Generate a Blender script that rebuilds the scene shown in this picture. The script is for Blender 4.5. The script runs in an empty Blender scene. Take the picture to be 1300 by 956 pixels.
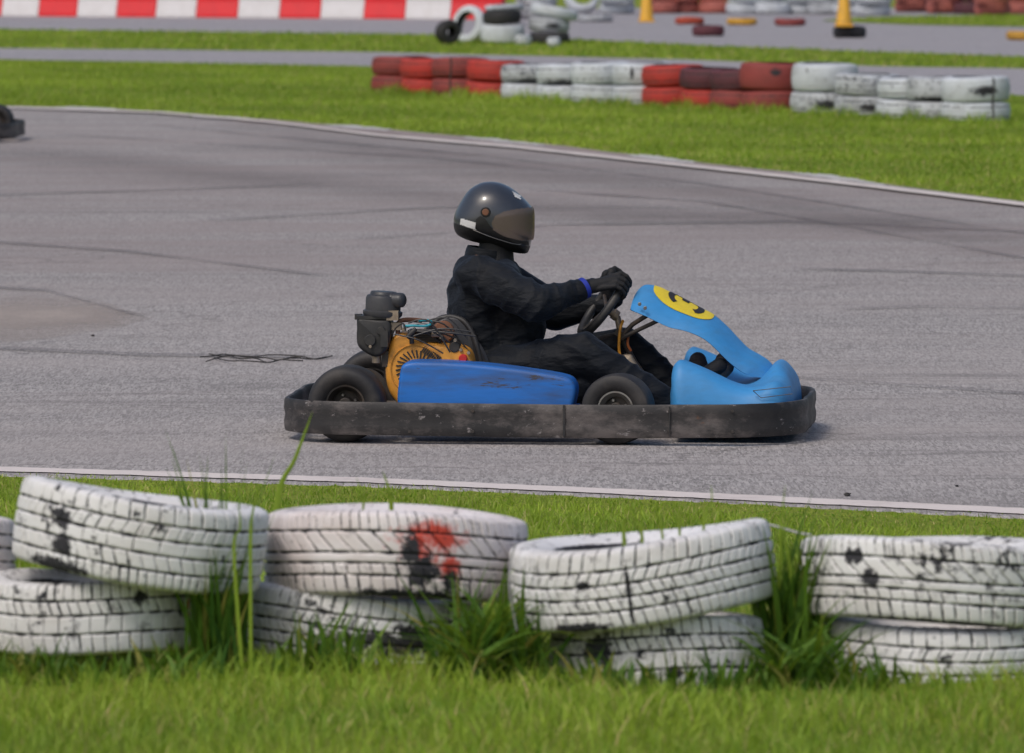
import bpy, bmesh, math, random
import numpy as np
from mathutils import Vector, Matrix
random.seed(7); RNG = np.random.default_rng(7)
S = bpy.context.scene; COL = S.collection
PI = math.pi
# ------------------------------------------------------------------ camera
F = 8970.0; CX, CY, HZ, CH = 650.0, 478.0, -141.0, 2.05
PITCH = math.atan((CY-HZ)/F)
cd = bpy.data.cameras.new('camera'); cam = bpy.data.objects.new('camera', cd); COL.objects.link(cam)
cam.location = (0, 0, CH); cam.rotation_euler = (PI/2-PITCH, 0, 0)
cd.sensor_width = 36; cd.lens = 36*F/1300; cd.clip_end = 5000; cd.clip_start = 0.5
cd.dof.use_dof = True; cd.dof.focus_distance = 25.7; cd.dof.aperture_fstop = 9.0
S.camera = cam
# ------------------------------------------------------------------ light: bright overcast
SUN_EL, SUN_AZ = math.radians(52), math.radians(215)      # azimuth clockwise from +Y; behind the camera to the left
w = bpy.data.worlds.new('World'); S.world = w; w.use_nodes = True
nt = w.node_tree; nt.nodes.clear()
sk = nt.nodes.new('ShaderNodeTexSky'); sk.sky_type = 'NISHITA'; sk.sun_disc = False
sk.sun_elevation = SUN_EL; sk.sun_rotation = SUN_AZ; sk.air_density = 1.0; sk.dust_density = 4.0; sk.ozone_density = 1.0
bg = nt.nodes.new('ShaderNodeBackground'); bg.inputs[1].default_value = 0.12
ow = nt.nodes.new('ShaderNodeOutputWorld')
nt.links.new(sk.outputs[0], bg.inputs[0]); nt.links.new(bg.outputs[0], ow.inputs[0])
sl = bpy.data.lights.new('sun', 'SUN'); sl.energy = 1.15; sl.angle = math.radians(12); sl.color = (1.0, 0.95, 0.88)
sun = bpy.data.objects.new('sun', sl); COL.objects.link(sun)
sd = Vector((math.sin(SUN_AZ)*math.cos(SUN_EL), math.cos(SUN_AZ)*math.cos(SUN_EL), math.sin(SUN_EL)))
sun.rotation_euler = sd.to_track_quat('Z', 'Y').to_euler()
S.view_settings.view_transform = 'Standard'; S.view_settings.look = 'None'
S.view_settings.gamma = 1; S.view_settings.exposure = -0.1

# ------------------------------------------------------------------ geometry of view (survey of the place)
CT, ST = math.cos(PITCH), math.sin(PITCH)
def ray(px, py):
    a, b = (px-CX)/F, -(py-CY)/F
    return Vector((a, CT+b*ST, -ST+b*CT))
def P(px, py, z=0.0):
    d = ray(px, py); t = (z-CH)/d.z
    return Vector((d.x*t, d.y*t, z))
def AT(px, py, Y):
    d = ray(px, py); t = Y/d.y
    return Vector((d.x*t, Y, CH+d.z*t))
def to_px(x, y, z=0.0):
    dz = z-CH
    dep = y*CT-dz*ST; up = y*ST+dz*CT
    return CX+F*x/dep, CY-F*up/dep

# ------------------------------------------------------------------ materials
class N:
    def __init__(s, name):
        s.m = bpy.data.materials.new(name); s.m.use_nodes = True
        s.t = s.m.node_tree; s.t.nodes.clear()
        s.o = s.t.nodes.new('ShaderNodeOutputMaterial')
    def n(s, typ, **k):
        q = s.t.nodes.new('ShaderNode'+typ)
        for a, v in k.items():
            if a.startswith('i_'):
                key = a[2:]; key = int(key) if key.isdigit() else key.replace('_', ' ')
                s.put(q.inputs[key], v)
            else: setattr(q, a, v)
        return q
    def put(s, inp, v):
        if isinstance(v, bpy.types.NodeSocket): s.t.links.new(v, inp)
        elif isinstance(v, bpy.types.Node): s.t.links.new(v.outputs[0], inp)
        elif isinstance(v, (tuple, list)) and len(v) == 3 and inp.type == 'RGBA': inp.default_value = (*v, 1)
        else: inp.default_value = v
    def mix(s, f, a, b, mode='MIX'):
        q = s.t.nodes.new('ShaderNodeMix'); q.data_type = 'RGBA'; q.blend_type = mode
        s.put(q.inputs[0], f); s.put(q.inputs[6], a); s.put(q.inputs[7], b); return q.outputs[2]
    def math(s, op, a, b=0.0, c=None, clamp=False):
        q = s.t.nodes.new('ShaderNodeMath'); q.operation = op; q.use_clamp = clamp
        s.put(q.inputs[0], a); s.put(q.inputs[1], b)
        if c is not None: s.put(q.inputs[2], c)
        return q.outputs[0]
    def ramp(s, v, lo, hi):
        q = s.t.nodes.new('ShaderNodeMapRange'); q.clamp = True
        s.put(q.inputs[0], v); q.inputs[1].default_value = lo; q.inputs[2].default_value = hi
        return q.outputs[0]
    def coord(s, kind='Object', scale=(1, 1, 1), rnd=True, rot=(0, 0, 0)):
        tc = s.t.nodes.new('ShaderNodeTexCoord'); mp = s.t.nodes.new('ShaderNodeMapping')
        s.t.links.new(tc.outputs[kind], mp.inputs[0]); mp.inputs[3].default_value = scale; mp.inputs[2].default_value = rot
        if rnd:
            oi = s.t.nodes.new('ShaderNodeObjectInfo'); mu = s.t.nodes.new('ShaderNodeMath'); mu.operation = 'MULTIPLY'
            mu.inputs[1].default_value = 37.0; s.t.links.new(oi.outputs['Random'], mu.inputs[0])
            s.t.links.new(mu.outputs[0], mp.inputs[1])
        return mp.outputs[0]
    def noise(s, vec, scale, detail=4, rough=.55, out=0):
        q = s.n('TexNoise', i_Vector=vec, i_Scale=scale, i_Detail=detail, i_Roughness=rough); return q.outputs[out]
    def done(s, col, rough=.6, metal=0.0, bump=None, bstr=.3, bdist=.01, spec=.5, coat=0.0):
        b = s.n('BsdfPrincipled'); s.put(b.inputs['Base Color'], col); s.put(b.inputs['Roughness'], rough)
        s.put(b.inputs['Metallic'], metal); b.inputs['Specular IOR Level'].default_value = spec
        b.inputs['Coat Weight'].default_value = coat; b.inputs['Coat Roughness'].default_value = .14
        if bump is not None:
            q = s.n('Bump', i_Strength=bstr, i_Distance=bdist, i_Height=bump); s.put(b.inputs['Normal'], q.outputs[0])
        s.put(s.o.inputs[0], b); return s.m

def worn(name, c, dirt=(.1, .085, .07), amt=.5, scale=9, rough=.5, metal=0, bstr=.15, coat=0, streak=(1, 1, 1), spec=.5, chips=None, chip_lo=.66):
    g = N(name); v = g.coord(scale=streak)
    n1 = g.noise(v, scale, 6, .65); n2 = g.noise(v, scale*7, 3)
    f = g.math('MULTIPLY', g.ramp(n1, .45, .75), amt)
    col = g.mix(f, c, dirt)
    col = g.mix(g.math('MULTIPLY', g.ramp(n2, .3, .7), .18), col, tuple(min(1, x*1.5+.01) for x in c))
    if chips:
        n3 = g.noise(v, scale*2.3, 7, .7); col = g.mix(g.ramp(n3, chip_lo, chip_lo+.03), col, chips)
    r = g.math('MULTIPLY_ADD', n1, .35, rough-.15)
    return g.done(col, r, metal, n2, bstr, .002, spec, coat)

MT = {}
MT['black_plastic'] = worn('black_plastic', (.022, .022, .024), (.09, .08, .07), .45, 14, .45)
MT['grey_plastic'] = worn('grey_plastic', (.034, .036, .043), (.09, .08, .075), .5, 12, .42, spec=.5)
MT['steel'] = worn('steel', (.32, .31, .3), (.12, .07, .04), .7, 25, .42, .8)
MT['dark_steel'] = worn('dark_steel', (.05, .045, .042), (.14, .09, .06), .6, 18, .5, .3)
MT['brass'] = worn('worn_alloy', (.36, .29, .22), (.1, .07, .05), .7, 30, .5, .5)
MT['rust'] = worn('rusty_metal', (.2, .085, .045), (.07, .05, .04), .8, 22, .75)
MT['slick'] = worn('kart_rubber', (.022, .021, .023), (.085, .075, .068), .75, 11, .62, bstr=.3)
MT['blue'] = worn('royal_blue_plastic', (.010, .15, .54), (.05, .055, .08), .9, 4, .45, streak=(.5, 1, 3), chips=(.05, .045, .05), chip_lo=.60)
MT['sky'] = worn('light_blue_plastic', (.042, .265, .60), (.08, .19, .32), .6, 5, .5, streak=(.7, 1, 1.6), chips=(.14, .1, .08), chip_lo=.72)
MT['orange'] = worn('orange_paint', (.76, .33, .045), (.16, .07, .03), .8, 13, .42)
MT['yellow'] = worn('yellow_sticker', (.80, .60, .03), (.5, .35, .06), .4, 20, .45)
MT['ink'] = worn('black_ink', (.02, .018, .02), (.07, .06, .04), .5, 30, .5)
MT['cyan'] = worn('cyan_hose', (.01, .36, .46), (.05, .2, .25), .4, 30, .4)
MT['amber'] = worn('amber_hose', (.62, .27, .02), (.3, .12, .03), .5, 30, .4)
MT['tank'] = worn('cream_plastic', (.42, .34, .25), (.2, .14, .09), .8, 12, .5)
MT['red'] = worn('red_plastic', (.55, .02, .02), (.2, .03, .02), .4, 12, .35)
MT['copper'] = worn('orange_cable', (.5, .13, .03), (.2, .08, .04), .5, 20, .5)
MT['white_p'] = worn('white_sticker', (.62, .62, .62), (.4, .4, .4), .5, 40, .5)
MT['wire'] = worn('debris_rubber', (.03, .028, .028), (.1, .09, .08), .5, 30, .8)
MT['cone'] = worn('yellow_cone', (.72, .38, .03), (.35, .22, .08), .5, 9, .5)
MT['pole'] = worn('grey_pole', (.33, .33, .35), (.2, .18, .17), .5, 9, .5)
MT['skin'] = worn('skin', (.33, .17, .11), (.25, .12, .08), .3, 20, .5)

g = N('black_coverall'); v = g.coord(rnd=False)
wv = g.noise(g.coord(scale=(1, 1, 2.2), rnd=False, rot=(.3, .7, .2)), 9, 3, .5)
fine = g.noise(v, 320, 2)
c = g.mix(g.ramp(wv, .4, .7), (.0032, .0046, .0078), (.0062, .0088, .0138))
hh = g.math('MULTIPLY_ADD', fine, .02, wv)
MT['suit'] = g.done(c, .7, 0, hh, .75, .03, .3)
gb = g.o.inputs[0].links[0].from_node; gb.inputs['Sheen Weight'].default_value = .12; gb.inputs['Sheen Tint'].default_value = (.3, .4, .6, 1)
MT['glove'] = worn('black_glove', (.007, .007, .009), (.018, .018, .019), .4, 30, .7, bstr=.5)
MT['boot'] = worn('dark_boot', (.03, .026, .026), (.16, .13, .12), .7, 22, .7, bstr=.5)
MT['band'] = worn('blue_wristband', (.01, .03, .33), (.02, .03, .12), .4, 20, .6)
MT['helmet'] = worn('helmet_gloss', (.026, .031, .043), (.05, .05, .055), .5, 7, .3, bstr=.02, coat=.8)
MT['trim'] = worn('helmet_trim', (.006, .006, .007), (.02, .02, .02), .3, 9, .5, bstr=.05)
g = N('tinted_visor'); v = g.coord(rnd=False)
b1 = g.n('BsdfGlossy', i_Color=(.75, .62, .55), i_Roughness=.22)
b2 = g.n('BsdfDiffuse', i_Color=(.21, .17, .15))
b3 = g.n('BsdfTransparent', i_Color=(.32, .25, .2))
fr = g.n('Fresnel', i_IOR=1.5)
m1 = g.n('MixShader'); g.put(m1.inputs[0], .5); g.put(m1.inputs[1], b3); g.put(m1.inputs[2], b2)
m2 = g.n('MixShader'); g.put(m2.inputs[0], g.math('MULTIPLY_ADD', fr, .8, .05)); g.put(m2.inputs[1], m1); g.put(m2.inputs[2], b1)
g.put(g.o.inputs[0], m2); MT['visor'] = g.m

# bumper: scuffed dark plastic
g = N('scuffed_bumper_band'); v = g.coord(scale=(1, 1, 1.6), rnd=False)
n1 = g.noise(v, 4, 7, .7); n2 = g.noise(v, 22, 6, .7); n3 = g.noise(g.coord(scale=(.8, .8, 1.6), rnd=False), 5, 9, .72)
col = g.mix(g.ramp(n1, .35, .7), (.013, .013, .015), (.05, .045, .044))
col = g.mix(g.math('MULTIPLY', g.ramp(n3, .48, .62), .75), col, (.15, .13, .125))
col = g.mix(g.ramp(n2, .62, .68), col, (.26, .24, .24))
col = g.mix(g.ramp(g.noise(v, 7, 5, .7), .68, .74), col, (.14, .065, .035))
MT['bumper'] = g.done(col, .55, 0, n2, .35, .004)

# asphalt
def asphalt(name, base, warm, streaks=True, far=False):
    g = N(name); v = g.coord(rnd=False)
    ag = g.n('TexVoronoi', i_Vector=g.coord(scale=(1, .10, 1), rnd=False), i_Scale=150.0); agc = g.n('SeparateColor', i_0=ag.outputs['Color'])
    fine = g.noise(g.coord(scale=(1, .10, 1), rnd=False), 200, 3, .6)
    big = g.noise(g.coord(scale=(.25, .9, 1), rnd=False), .9, 6, .6)
    mid = g.noise(v, 6, 5, .6)
    f = g.math('MULTIPLY_ADD', agc.outputs[0], .5, g.math('MULTIPLY', fine, .55))
    col = g.mix(g.ramp(f, .2, .9), tuple(x*.5 for x in base), tuple(min(1, x*1.5) for x in base))
    col = g.mix(g.math('MULTIPLY', g.ramp(big, .42, .7), .6), col, warm)
    col = g.mix(g.math('MULTIPLY', g.ramp(mid, .35, .7), .22), col, tuple(x*.72 for x in base))
    if streaks:
        # tyre marks along the racing line: long thin noise, laid at the two driving directions
        for (rz, sc, lo, am) in ((.05, (.16, 1.5, 1), .50, .22), (.30, (.13, 2.0, 1), .55, .36), (.16, (.08, .8, 1), .52, .24)):
            st = g.noise(g.coord(scale=sc, rnd=False, rot=(0, 0, rz)), 1.6, 2.5, .5)
            col = g.mix(g.math('MULTIPLY', g.ramp(st, lo, lo+.16), am*.62), col, tuple(x*.5 for x in base))
            ln_ = g.math('ABSOLUTE', g.math('SUBTRACT', g.noise(g.coord(scale=(sc[0]*.6, sc[1]*.45, 1), rnd=False, rot=(0, 0, rz*.8)), 1.3, 2, .5), .5))
            brk = g.ramp(g.noise(g.coord(scale=(.25, .5, 1), rnd=False), 1.1, 3), .45, .6)
            col = g.mix(g.math('MULTIPLY', g.math('MULTIPLY', g.ramp(ln_, .012, .004), brk), am), col, tuple(x*.38 for x in base))
        tc = g.n('TexCoord'); sp = g.n('SeparateXYZ', i_0=tc.outputs['Object'])
        # worn rubbered band further out
        zz = g.math('MULTIPLY', g.ramp(sp.outputs[1], 34, 40), g.ramp(sp.outputs[1], 75, 52))
        zz = g.math('MULTIPLY', zz, g.ramp(big, .3, .6))
        col = g.mix(g.math('MULTIPLY', zz, .45), col, tuple(x*q for x, q in zip(base, (.68, .58, .58))))
        ck = g.n('TexVoronoi', feature='DISTANCE_TO_EDGE', i_Vector=g.mix(.35, g.coord(scale=(.4, .9, 1), rnd=False), g.noise(v, 1.5, 4, .6, out=1)), i_Scale=.9)
        col = g.mix(g.math('MULTIPLY', g.ramp(ck.outputs[0], .006, .001), .45), col, tuple(x*.3 for x in base))
        sp2 = g.noise(v, 30, 2)
        col = g.mix(g.ramp(sp2, .80, .82), col, (.04, .035, .03))
    return g.done(col, .85, 0, f, .5, .004, .3)
MT['asphalt'] = asphalt('track_asphalt', (.385, .36, .352), (.43, .385, .37))
MT['asphalt_far'] = asphalt('far_asphalt', (.36, .345, .365), (.40, .37, .385), False)
def paint(name, c, c2, lo):
    g = N(name); v = g.coord(rnd=False)
    n = g.noise(v, 3, 8, .7); n2 = g.noise(v, 60, 3)
    col = g.mix(g.ramp(n, lo, lo+.2), c, c2); col = g.mix(g.math('MULTIPLY', g.ramp(n2, .5, .7), .3), col, tuple(x*.7 for x in c))
    return g.done(col, .8, 0, n2, .3, .003, .3)
def soft(name, c, c2, lo, hi, sc, op, stretch=(1, 1, 1), detail=7):
    g = N(name); at = g.n('Attribute', attribute_name='edge'); sp = g.n('SeparateColor', i_0=at.outputs['Color'])
    n = g.noise(g.coord(scale=stretch, rnd=False), sc, detail, .65); n2 = g.noise(g.coord(scale=(1, .15, 1), rnd=False), 130, 3)
    a = g.ramp(g.math('ADD', sp.outputs[0], g.math('MULTIPLY', g.math('SUBTRACT', n, .5), 2.4)), lo, hi)
    m = g.done(g.mix(n2, tuple(x*.7 for x in c), tuple(min(1, x*1.3) for x in c2)), .85, 0, n2, .3, .003, .3)
    b = g.o.inputs[0].links[0].from_node; g.put(b.inputs['Alpha'], g.math('MULTIPLY', a, op)); return m
MT['line'] = paint('worn_line_paint', (.74, .67, .64), (.58, .51, .49), .52)
MT['kerb_w'] = paint('worn_white_paint', (.56, .54, .54), (.33, .30, .30), .42)
MT['kerb_s'] = soft('flaking_white_paint', (.60, .58, .58), (.60, .58, .58), .1, .45, 2.2, .85, (1, .4, 1))
MT['mark'] = soft('rubber_mark', (.10, .095, .10), (.13, .12, .125), .2, 1.0, 1.2, .42, (.5, .5, 1), 5)
MT['haze_mark'] = soft('rubber_film', (.17, .15, .155), (.22, .19, .19), .15, 1.1, .7, .27, (.35, .35, 1), 5)
MT['kerb_r'] = soft('faded_red_concrete', (.34, .25, .235), (.37, .32, .31), .0, .5, 1.6, .85, (1, .5, 1))
MT['sand'] = soft('sandy_dust', (.46, .39, .35), (.44, .38, .345), .0, 1.25, 1.0, .85, (.7, .3, 1))

def grassmat(name, a, b, c):
    g = N(name)
    at = g.n('Attribute', attribute_name='tint'); sp = g.n('SeparateColor', i_0=at.outputs['Color'])
    col = g.mix(sp.outputs[0], a, b); col = g.mix(g.ramp(sp.outputs[1], .86, .97), col, c)
    pt = g.noise(g.coord(scale=(.6, .5, 1), rnd=False), .9, 4, .6)
    col = g.mix(g.math('MULTIPLY', g.ramp(pt, .4, .65), .45), col, tuple(x*.6 for x in a))
    d = g.n('BsdfPrincipled', i_0=col, i_Roughness=.55); d.inputs['Specular IOR Level'].default_value = .3
    t = g.n('BsdfTranslucent', i_Color=g.mix(.35, col, (.5, .6, .04)))
    m = g.n('MixShader', i_0=.35); g.put(m.inputs[1], d); g.put(m.inputs[2], t); g.put(g.o.inputs[0], m); return g.m
MT['blade'] = grassmat('grass_blade', (.13, .265, .024), (.46, .60, .07), (.62, .52, .22))
MT['weed'] = grassmat('weed_blade', (.035, .11, .014), (.14, .27, .028), (.38, .34, .09))
g = N('turf'); v = g.coord(rnd=False)
n1 = g.noise(v, 2.5, 5, .6); n2 = g.noise(v, 45, 4, .7); n3 = g.noise(g.coord(scale=(.35, 1, 1), rnd=False), 1.0, 4, .6)
col = g.mix(g.ramp(n2, .3, .7), (.14, .21, .02), (.40, .47, .055))
col = g.mix(g.math('MULTIPLY', g.ramp(n1, .4, .7), .45), col, (.30, .32, .06))
col = g.mix(g.math('MULTIPLY', g.ramp(n3, .5, .75), .5), col, (.12, .18, .02))
MT['turf'] = g.done(col, .9, 0, n2, 1.0, .03, .2)

# tyre paints -------------------------------------------------------
def tyre_mat(name, c, c2, chip=.64, rub=(.02, .02, .024), fine=False, pits=1.0):
    g = N(name); v = g.coord()
    at = g.n('Attribute', attribute_name='marks'); sp = g.n('SeparateColor', i_0=at.outputs['Color'])
    n1 = g.noise(v, 5, 6, .65); n2 = g.noise(v, 26, 7, .72); n3 = g.noise(v, 90, 4, .6)
    col = g.mix(g.math('MULTIPLY', g.ramp(n1, .42, .72), .55), c, c2)
    gr = g.noise(g.coord(scale=(1, 1, 1.8)), 3.2, 5, .65); col = g.mix(g.math('MULTIPLY', g.ramp(gr, .48, .68), .38), col, tuple(x*q for x, q in zip(c2, (.62, .58, .52))))
    rm = g.ramp(g.math('ADD', sp.outputs[1], g.math('MULTIPLY', g.math('SUBTRACT', g.noise(v, 22, 7, .78), .5), 2.6)), .40, .9)
    col = g.mix(rm, col, (.58, .075, .05))
    # chips and pits where the paint has fallen off
    chipf = g.ramp(n2, chip, chip+.035)
    zone = g.ramp(n1, .42, .58)
    chipf = g.math('MULTIPLY', chipf, zone)
    speck = g.ramp(g.noise(g.coord(scale=(1, 1, .6)), 48, 5, .7), .66, .70); chipf = g.math('MAXIMUM', chipf, g.math('MULTIPLY', speck, .8))
    groove = g.ramp(g.math('ADD', sp.outputs[0], g.math('MULTIPLY', g.math('SUBTRACT', g.noise(v, 34, 6, .7), .52), 2.6)), .40, .72)
    groove = g.math('MULTIPLY', groove, g.ramp(sp.outputs[0], .05, .3))
    blk = g.ramp(g.math('ADD', sp.outputs[2], g.math('MULTIPLY', g.math('SUBTRACT', g.noise(v, 40, 8, .8), .5), 3.0)), .50, .66)
    k = g.math('MAXIMUM', g.math('MAXIMUM', chipf, groove), blk)
    col = g.mix(k, col, g.mix(n3, rub, tuple(x*2.2 for x in rub)))
    h = g.math('MULTIPLY_ADD', n3, .3, g.math('MULTIPLY', k, -1.0))
    return g.done(col, .7, 0, h, .35, .004, .35)
WHITE, WHITE2 = (.80, .80, .82), (.66, .64, .62)
MT['t_white'] = tyre_mat('white_painted_rubber', WHITE, WHITE2, .575)
MT['t_pink'] = tyre_mat('pinkish_white_painted_rubber', (.80, .76, .77), (.68, .57, .55), .585)
MT['t_chip'] = tyre_mat('chipped_white_rubber', (.78, .78, .79), WHITE2, .52)
MT['f_white'] = tyre_mat('weathered_white_rubber', (.60, .64, .69), (.42, .45, .48), .60)
MT['f_dirty'] = tyre_mat('dirty_white_rubber', (.52, .55, .59), (.24, .25, .27), .54)
MT['f_red'] = tyre_mat('red_painted_rubber', (.48, .045, .035), (.30, .06, .05), .7)
MT['f_dull'] = tyre_mat('dull_red_rubber', (.30, .06, .055), (.20, .055, .05), .7)
MT['f_maroon'] = tyre_mat('maroon_rubber', (.12, .035, .045), (.09, .05, .06), .7)
MT['f_salmon'] = tyre_mat('faded_red_rubber', (.46, .14, .11), (.36, .12, .1), .7)
MT['f_yellow'] = tyre_mat('yellow_painted_rubber', (.62, .33, .04), (.42, .25, .06), .7)
MT['f_black'] = tyre_mat('bare_black_rubber', (.03, .03, .034), (.05, .047, .045), .6)
MT['f_orange'] = tyre_mat('orange_red_rubber', (.5, .08, .04), (.35, .07, .04), .7)
MT['b_red'] = worn('barrier_red', (.70, .012, .02), (.45, .02, .03), .4, 5, .4)
MT['b_white'] = worn('barrier_white', (.66, .65, .66), (.5, .47, .45), .5, 5, .45)

# ------------------------------------------------------------------ mesh helpers
def mesh_obj(name, verts, faces, mat, parent=None, smooth=True):
    me = bpy.data.meshes.new(name); me.from_pydata([tuple(v) for v in verts], [], [tuple(f) for f in faces]); me.update()
    o = bpy.data.objects.new(name, me); COL.objects.link(o)
    for m in (mat if isinstance(mat, (list, tuple)) else [mat]): me.materials.append(MT[m] if isinstance(m, str) else m)
    if smooth: me.polygons.foreach_set('use_smooth', [True]*len(me.polygons))
    if parent is not None: o.parent = parent
    return o
def fixn(o):
    bm = bmesh.new(); bm.from_mesh(o.data); bmesh.ops.recalc_face_normals(bm, faces=bm.faces); bm.to_mesh(o.data); bm.free(); return o
class MB:
    def __init__(s): s.v = []; s.f = []; s.mi = []; s.pc = []
    def add(s, vs, fs, mi=0):
        b = len(s.v); s.pc.append((vs, fs)); s.v += [tuple(v) for v in vs]; s.f += [tuple(i+b for i in f) for f in fs]; s.mi += [mi]*len(fs); return s
    def box(s, c, h, rot=None, mi=0):
        vs = [Vector((x*h[0], y*h[1], z*h[2])) for x in (-1, 1) for y in (-1, 1) for z in (-1, 1)]
        if rot: vs = [rot @ v for v in vs]
        vs = [v+Vector(c) for v in vs]
        return s.add(vs, [(0, 1, 3, 2), (4, 6, 7, 5), (0, 4, 5, 1), (2, 3, 7, 6), (0, 2, 6, 4), (1, 5, 7, 3)], mi)
    def rings(s, rings, closed=False, cap=True, mi=0):
        n = len(rings[0]); vs = [p for r in rings for p in r]; fs = []
        m = len(rings)
        for i in range(m if closed else m-1):
            j = (i+1) % m
            for k in range(n): fs.append((i*n+k, i*n+(k+1) % n, j*n+(k+1) % n, j*n+k))
        if cap and not closed: fs += [tuple(range(n))[::-1], tuple((m-1)*n+k for k in range(n))]
        return s.add(vs, fs, mi)
    def tube(s, pts, r, n=10, closed=False, mi=0):
        pts = [Vector(p) for p in pts]; m = len(pts); rr = r if isinstance(r, (list, tuple)) else [r]*m
        rings = []; up = None
        for i, p in enumerate(pts):
            a = pts[(i-1) % m] if (closed or i > 0) else p; b = pts[(i+1) % m] if (closed or i < m-1) else p
            t = (b-a).normalized()
            if up is None:
                up = Vector((0, 0, 1)) if abs(t.z) < .9 else Vector((0, 1, 0))
            x = t.cross(up).normalized(); up = x.cross(t).normalized()
            rings.append([p+(x*math.cos(2*PI*k/n)+up*math.sin(2*PI*k/n))*rr[i] for k in range(n)])
        return s.rings(rings, closed, True, mi)
    def lathe(s, c, axis, prof, n=32, mi=0, cap=True):
        a = Vector(axis).normalized(); x = a.orthogonal().normalized(); y = a.cross(x); c = Vector(c)
        rings = [[c+a*h+(x*math.cos(2*PI*k/n)+y*math.sin(2*PI*k/n))*r for k in range(n)] for r, h in prof]
        return s.rings(rings, False, cap, mi)
    def cyl(s, c, axis, r, h, n=24, bev=.12, mi=0):
        b = min(r, h)*bev
        return s.lathe(c, axis, [(r-b, -h/2), (r, -h/2+b), (r, h/2-b), (r-b, h/2)], n, mi)
    def each(s, name, mat, parent=None, smooth=True):
        for vs, fs in s.pc: MB().add(vs, fs).build(name, mat, parent, smooth)
    def build(s, name, mat, parent=None, smooth=True, bevel=0):
        o = mesh_obj(name, s.v, s.f, mat, parent, smooth)
        if any(s.mi): o.data.polygons.foreach_set('material_index', s.mi)
        fixn(o)
        if bevel:
            bm = bmesh.new(); bm.from_mesh(o.data)
            bmesh.ops.bevel(bm, geom=bm.edges[:], offset=bevel, segments=2, affect='EDGES', clamp_overlap=True)
            bm.to_mesh(o.data); bm.free(); o.data.polygons.foreach_set('use_smooth', [True]*len(o.data.polygons))
        if smooth: sharp(o)
        return o
def sharp(o, ang=40):
    bm = bmesh.new(); bm.from_mesh(o.data)
    for e in bm.edges:
        if len(e.link_faces) == 2 and e.calc_face_angle(0) > math.radians(ang): e.smooth = False
    bm.to_mesh(o.data); bm.free()
def spline(pts, n=8, closed=False):
    pts = [Vector(p) for p in pts]; m = len(pts); out = []
    rng_ = range(m) if closed else range(m-1)
    for i in rng_:
        g_ = (lambda k: pts[k % m]) if closed else (lambda k: pts[max(0, min(m-1, k))])
        a, b, c, d = g_(i-1), g_(i), g_(i+1), g_(i+2)
        for k in range(n):
            t = k/n
            out.append(.5*((2*b)+(c-a)*t+(2*a-5*b+4*c-d)*t*t+(3*b-a-3*c+d)*t**3))
    if not closed: out.append(pts[-1])
    return out
def inflate(mb, out, y0, y1, edge=.03, steps=5, sub=4, mi=0, smoothed=True):
    """side outline [(x,z)...] given depth y0..y1 with rounded edges of radius `edge`"""
    pts = [Vector((x, 0, z)) for x, z in out]
    if smoothed: pts = spline(pts, sub, True)
    n = len(pts); ar = sum(pts[i].x*pts[(i+1) % n].z-pts[(i+1) % n].x*pts[i].z for i in range(n)); sg = 1 if ar > 0 else -1
    nor = []
    for i in range(n):
        t = (pts[(i+1) % n]-pts[i-1]).normalized(); nor.append(Vector((t.z, 0, -t.x))*sg)
    def ring(y, ins): return [Vector((p.x-q.x*ins, y, p.z-q.z*ins)) for p, q in zip(pts, nor)]
    rs = []
    for k in range(steps+1):
        a = k/steps*PI/2; rs.append(ring(y0+edge*(1-math.sin(a)), edge*(1-math.cos(a))) if False else ring(y0+edge*(1-math.sin(a)), edge*(1-math.cos(a))))
    rs = [ring(y0+edge*(1-math.cos(k/steps*PI/2)), edge*(1-math.sin(k/steps*PI/2))) for k in range(steps+1)]
    rs += [ring(y1-edge*(1-math.cos(k/steps*PI/2)), edge*(1-math.sin(k/steps*PI/2))) for k in range(steps, -1, -1)]
    return mb.rings(rs, False, True, mi)
def tag(o, label=None, cat=None, group=None, kind=None):
    if label: o['label'] = label
    if cat: o['category'] = cat
    if group: o['group'] = group
    if kind: o['kind'] = kind
    return o
def empty(name, loc, rz=0, **k):
    o = bpy.data.objects.new(name, None); COL.objects.link(o); o.location = loc; o.rotation_euler = (0, 0, rz); o.empty_display_size = .1
    return tag(o, **k)
def copy_tree(o, parent=None):
    c = o.copy(); COL.objects.link(c); c.parent = parent
    for ch in list(o.children): copy_tree(ch, c)
    return c

# ------------------------------------------------------------------ the ground
# boundaries, surveyed along the picture and kept as ground points
near_edge = [(-2600, 530), (-400, 590), (0, 601), (460, 614), (900, 634), (1300, 655), (1700, 680), (3600, 800)]
far_edge = [(-2600, 60), (-500, 118), (-200, 127), (0, 134), (140, 138), (240, 147), (340, 152), (500, 165), (700, 184), (900, 208), (1040, 222), (1140, 236), (1300, 256), (1700, 310), (3600, 570)]
NEX, NEY = zip(*near_edge); FEX, FEY = zip(*far_edge)
def edge_y(x):      # world y of the near track edge
    return np.interp(x, [P(a, b).x for a, b in near_edge], [P(a, b).y for a, b in near_edge])
def ground_z(x, y):
    t = np.clip((edge_y(x)-.35-y)/6.0, 0, 1); s = t*t*(3-2*t)
    return -0.006+.184*s+np.where(s > 0, .012*np.sin(x*3.1+y*1.7)*s+.008*np.sin(y*5.3-x*2.2)*s, 0)
xs = np.unique(np.concatenate([np.linspace(-600, -8, 12), np.linspace(-8, 8, 81), np.linspace(8, 600, 12)]))
ys = np.unique(np.concatenate([np.linspace(-60, 8, 8), np.linspace(8, 28, 101), np.linspace(28, 140, 40), np.linspace(140, 3000, 12)]))
X, Y = np.meshgrid(xs, ys); Z = ground_z(X.ravel(), Y.ravel())
nx, ny = len(xs), len(ys)
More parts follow.
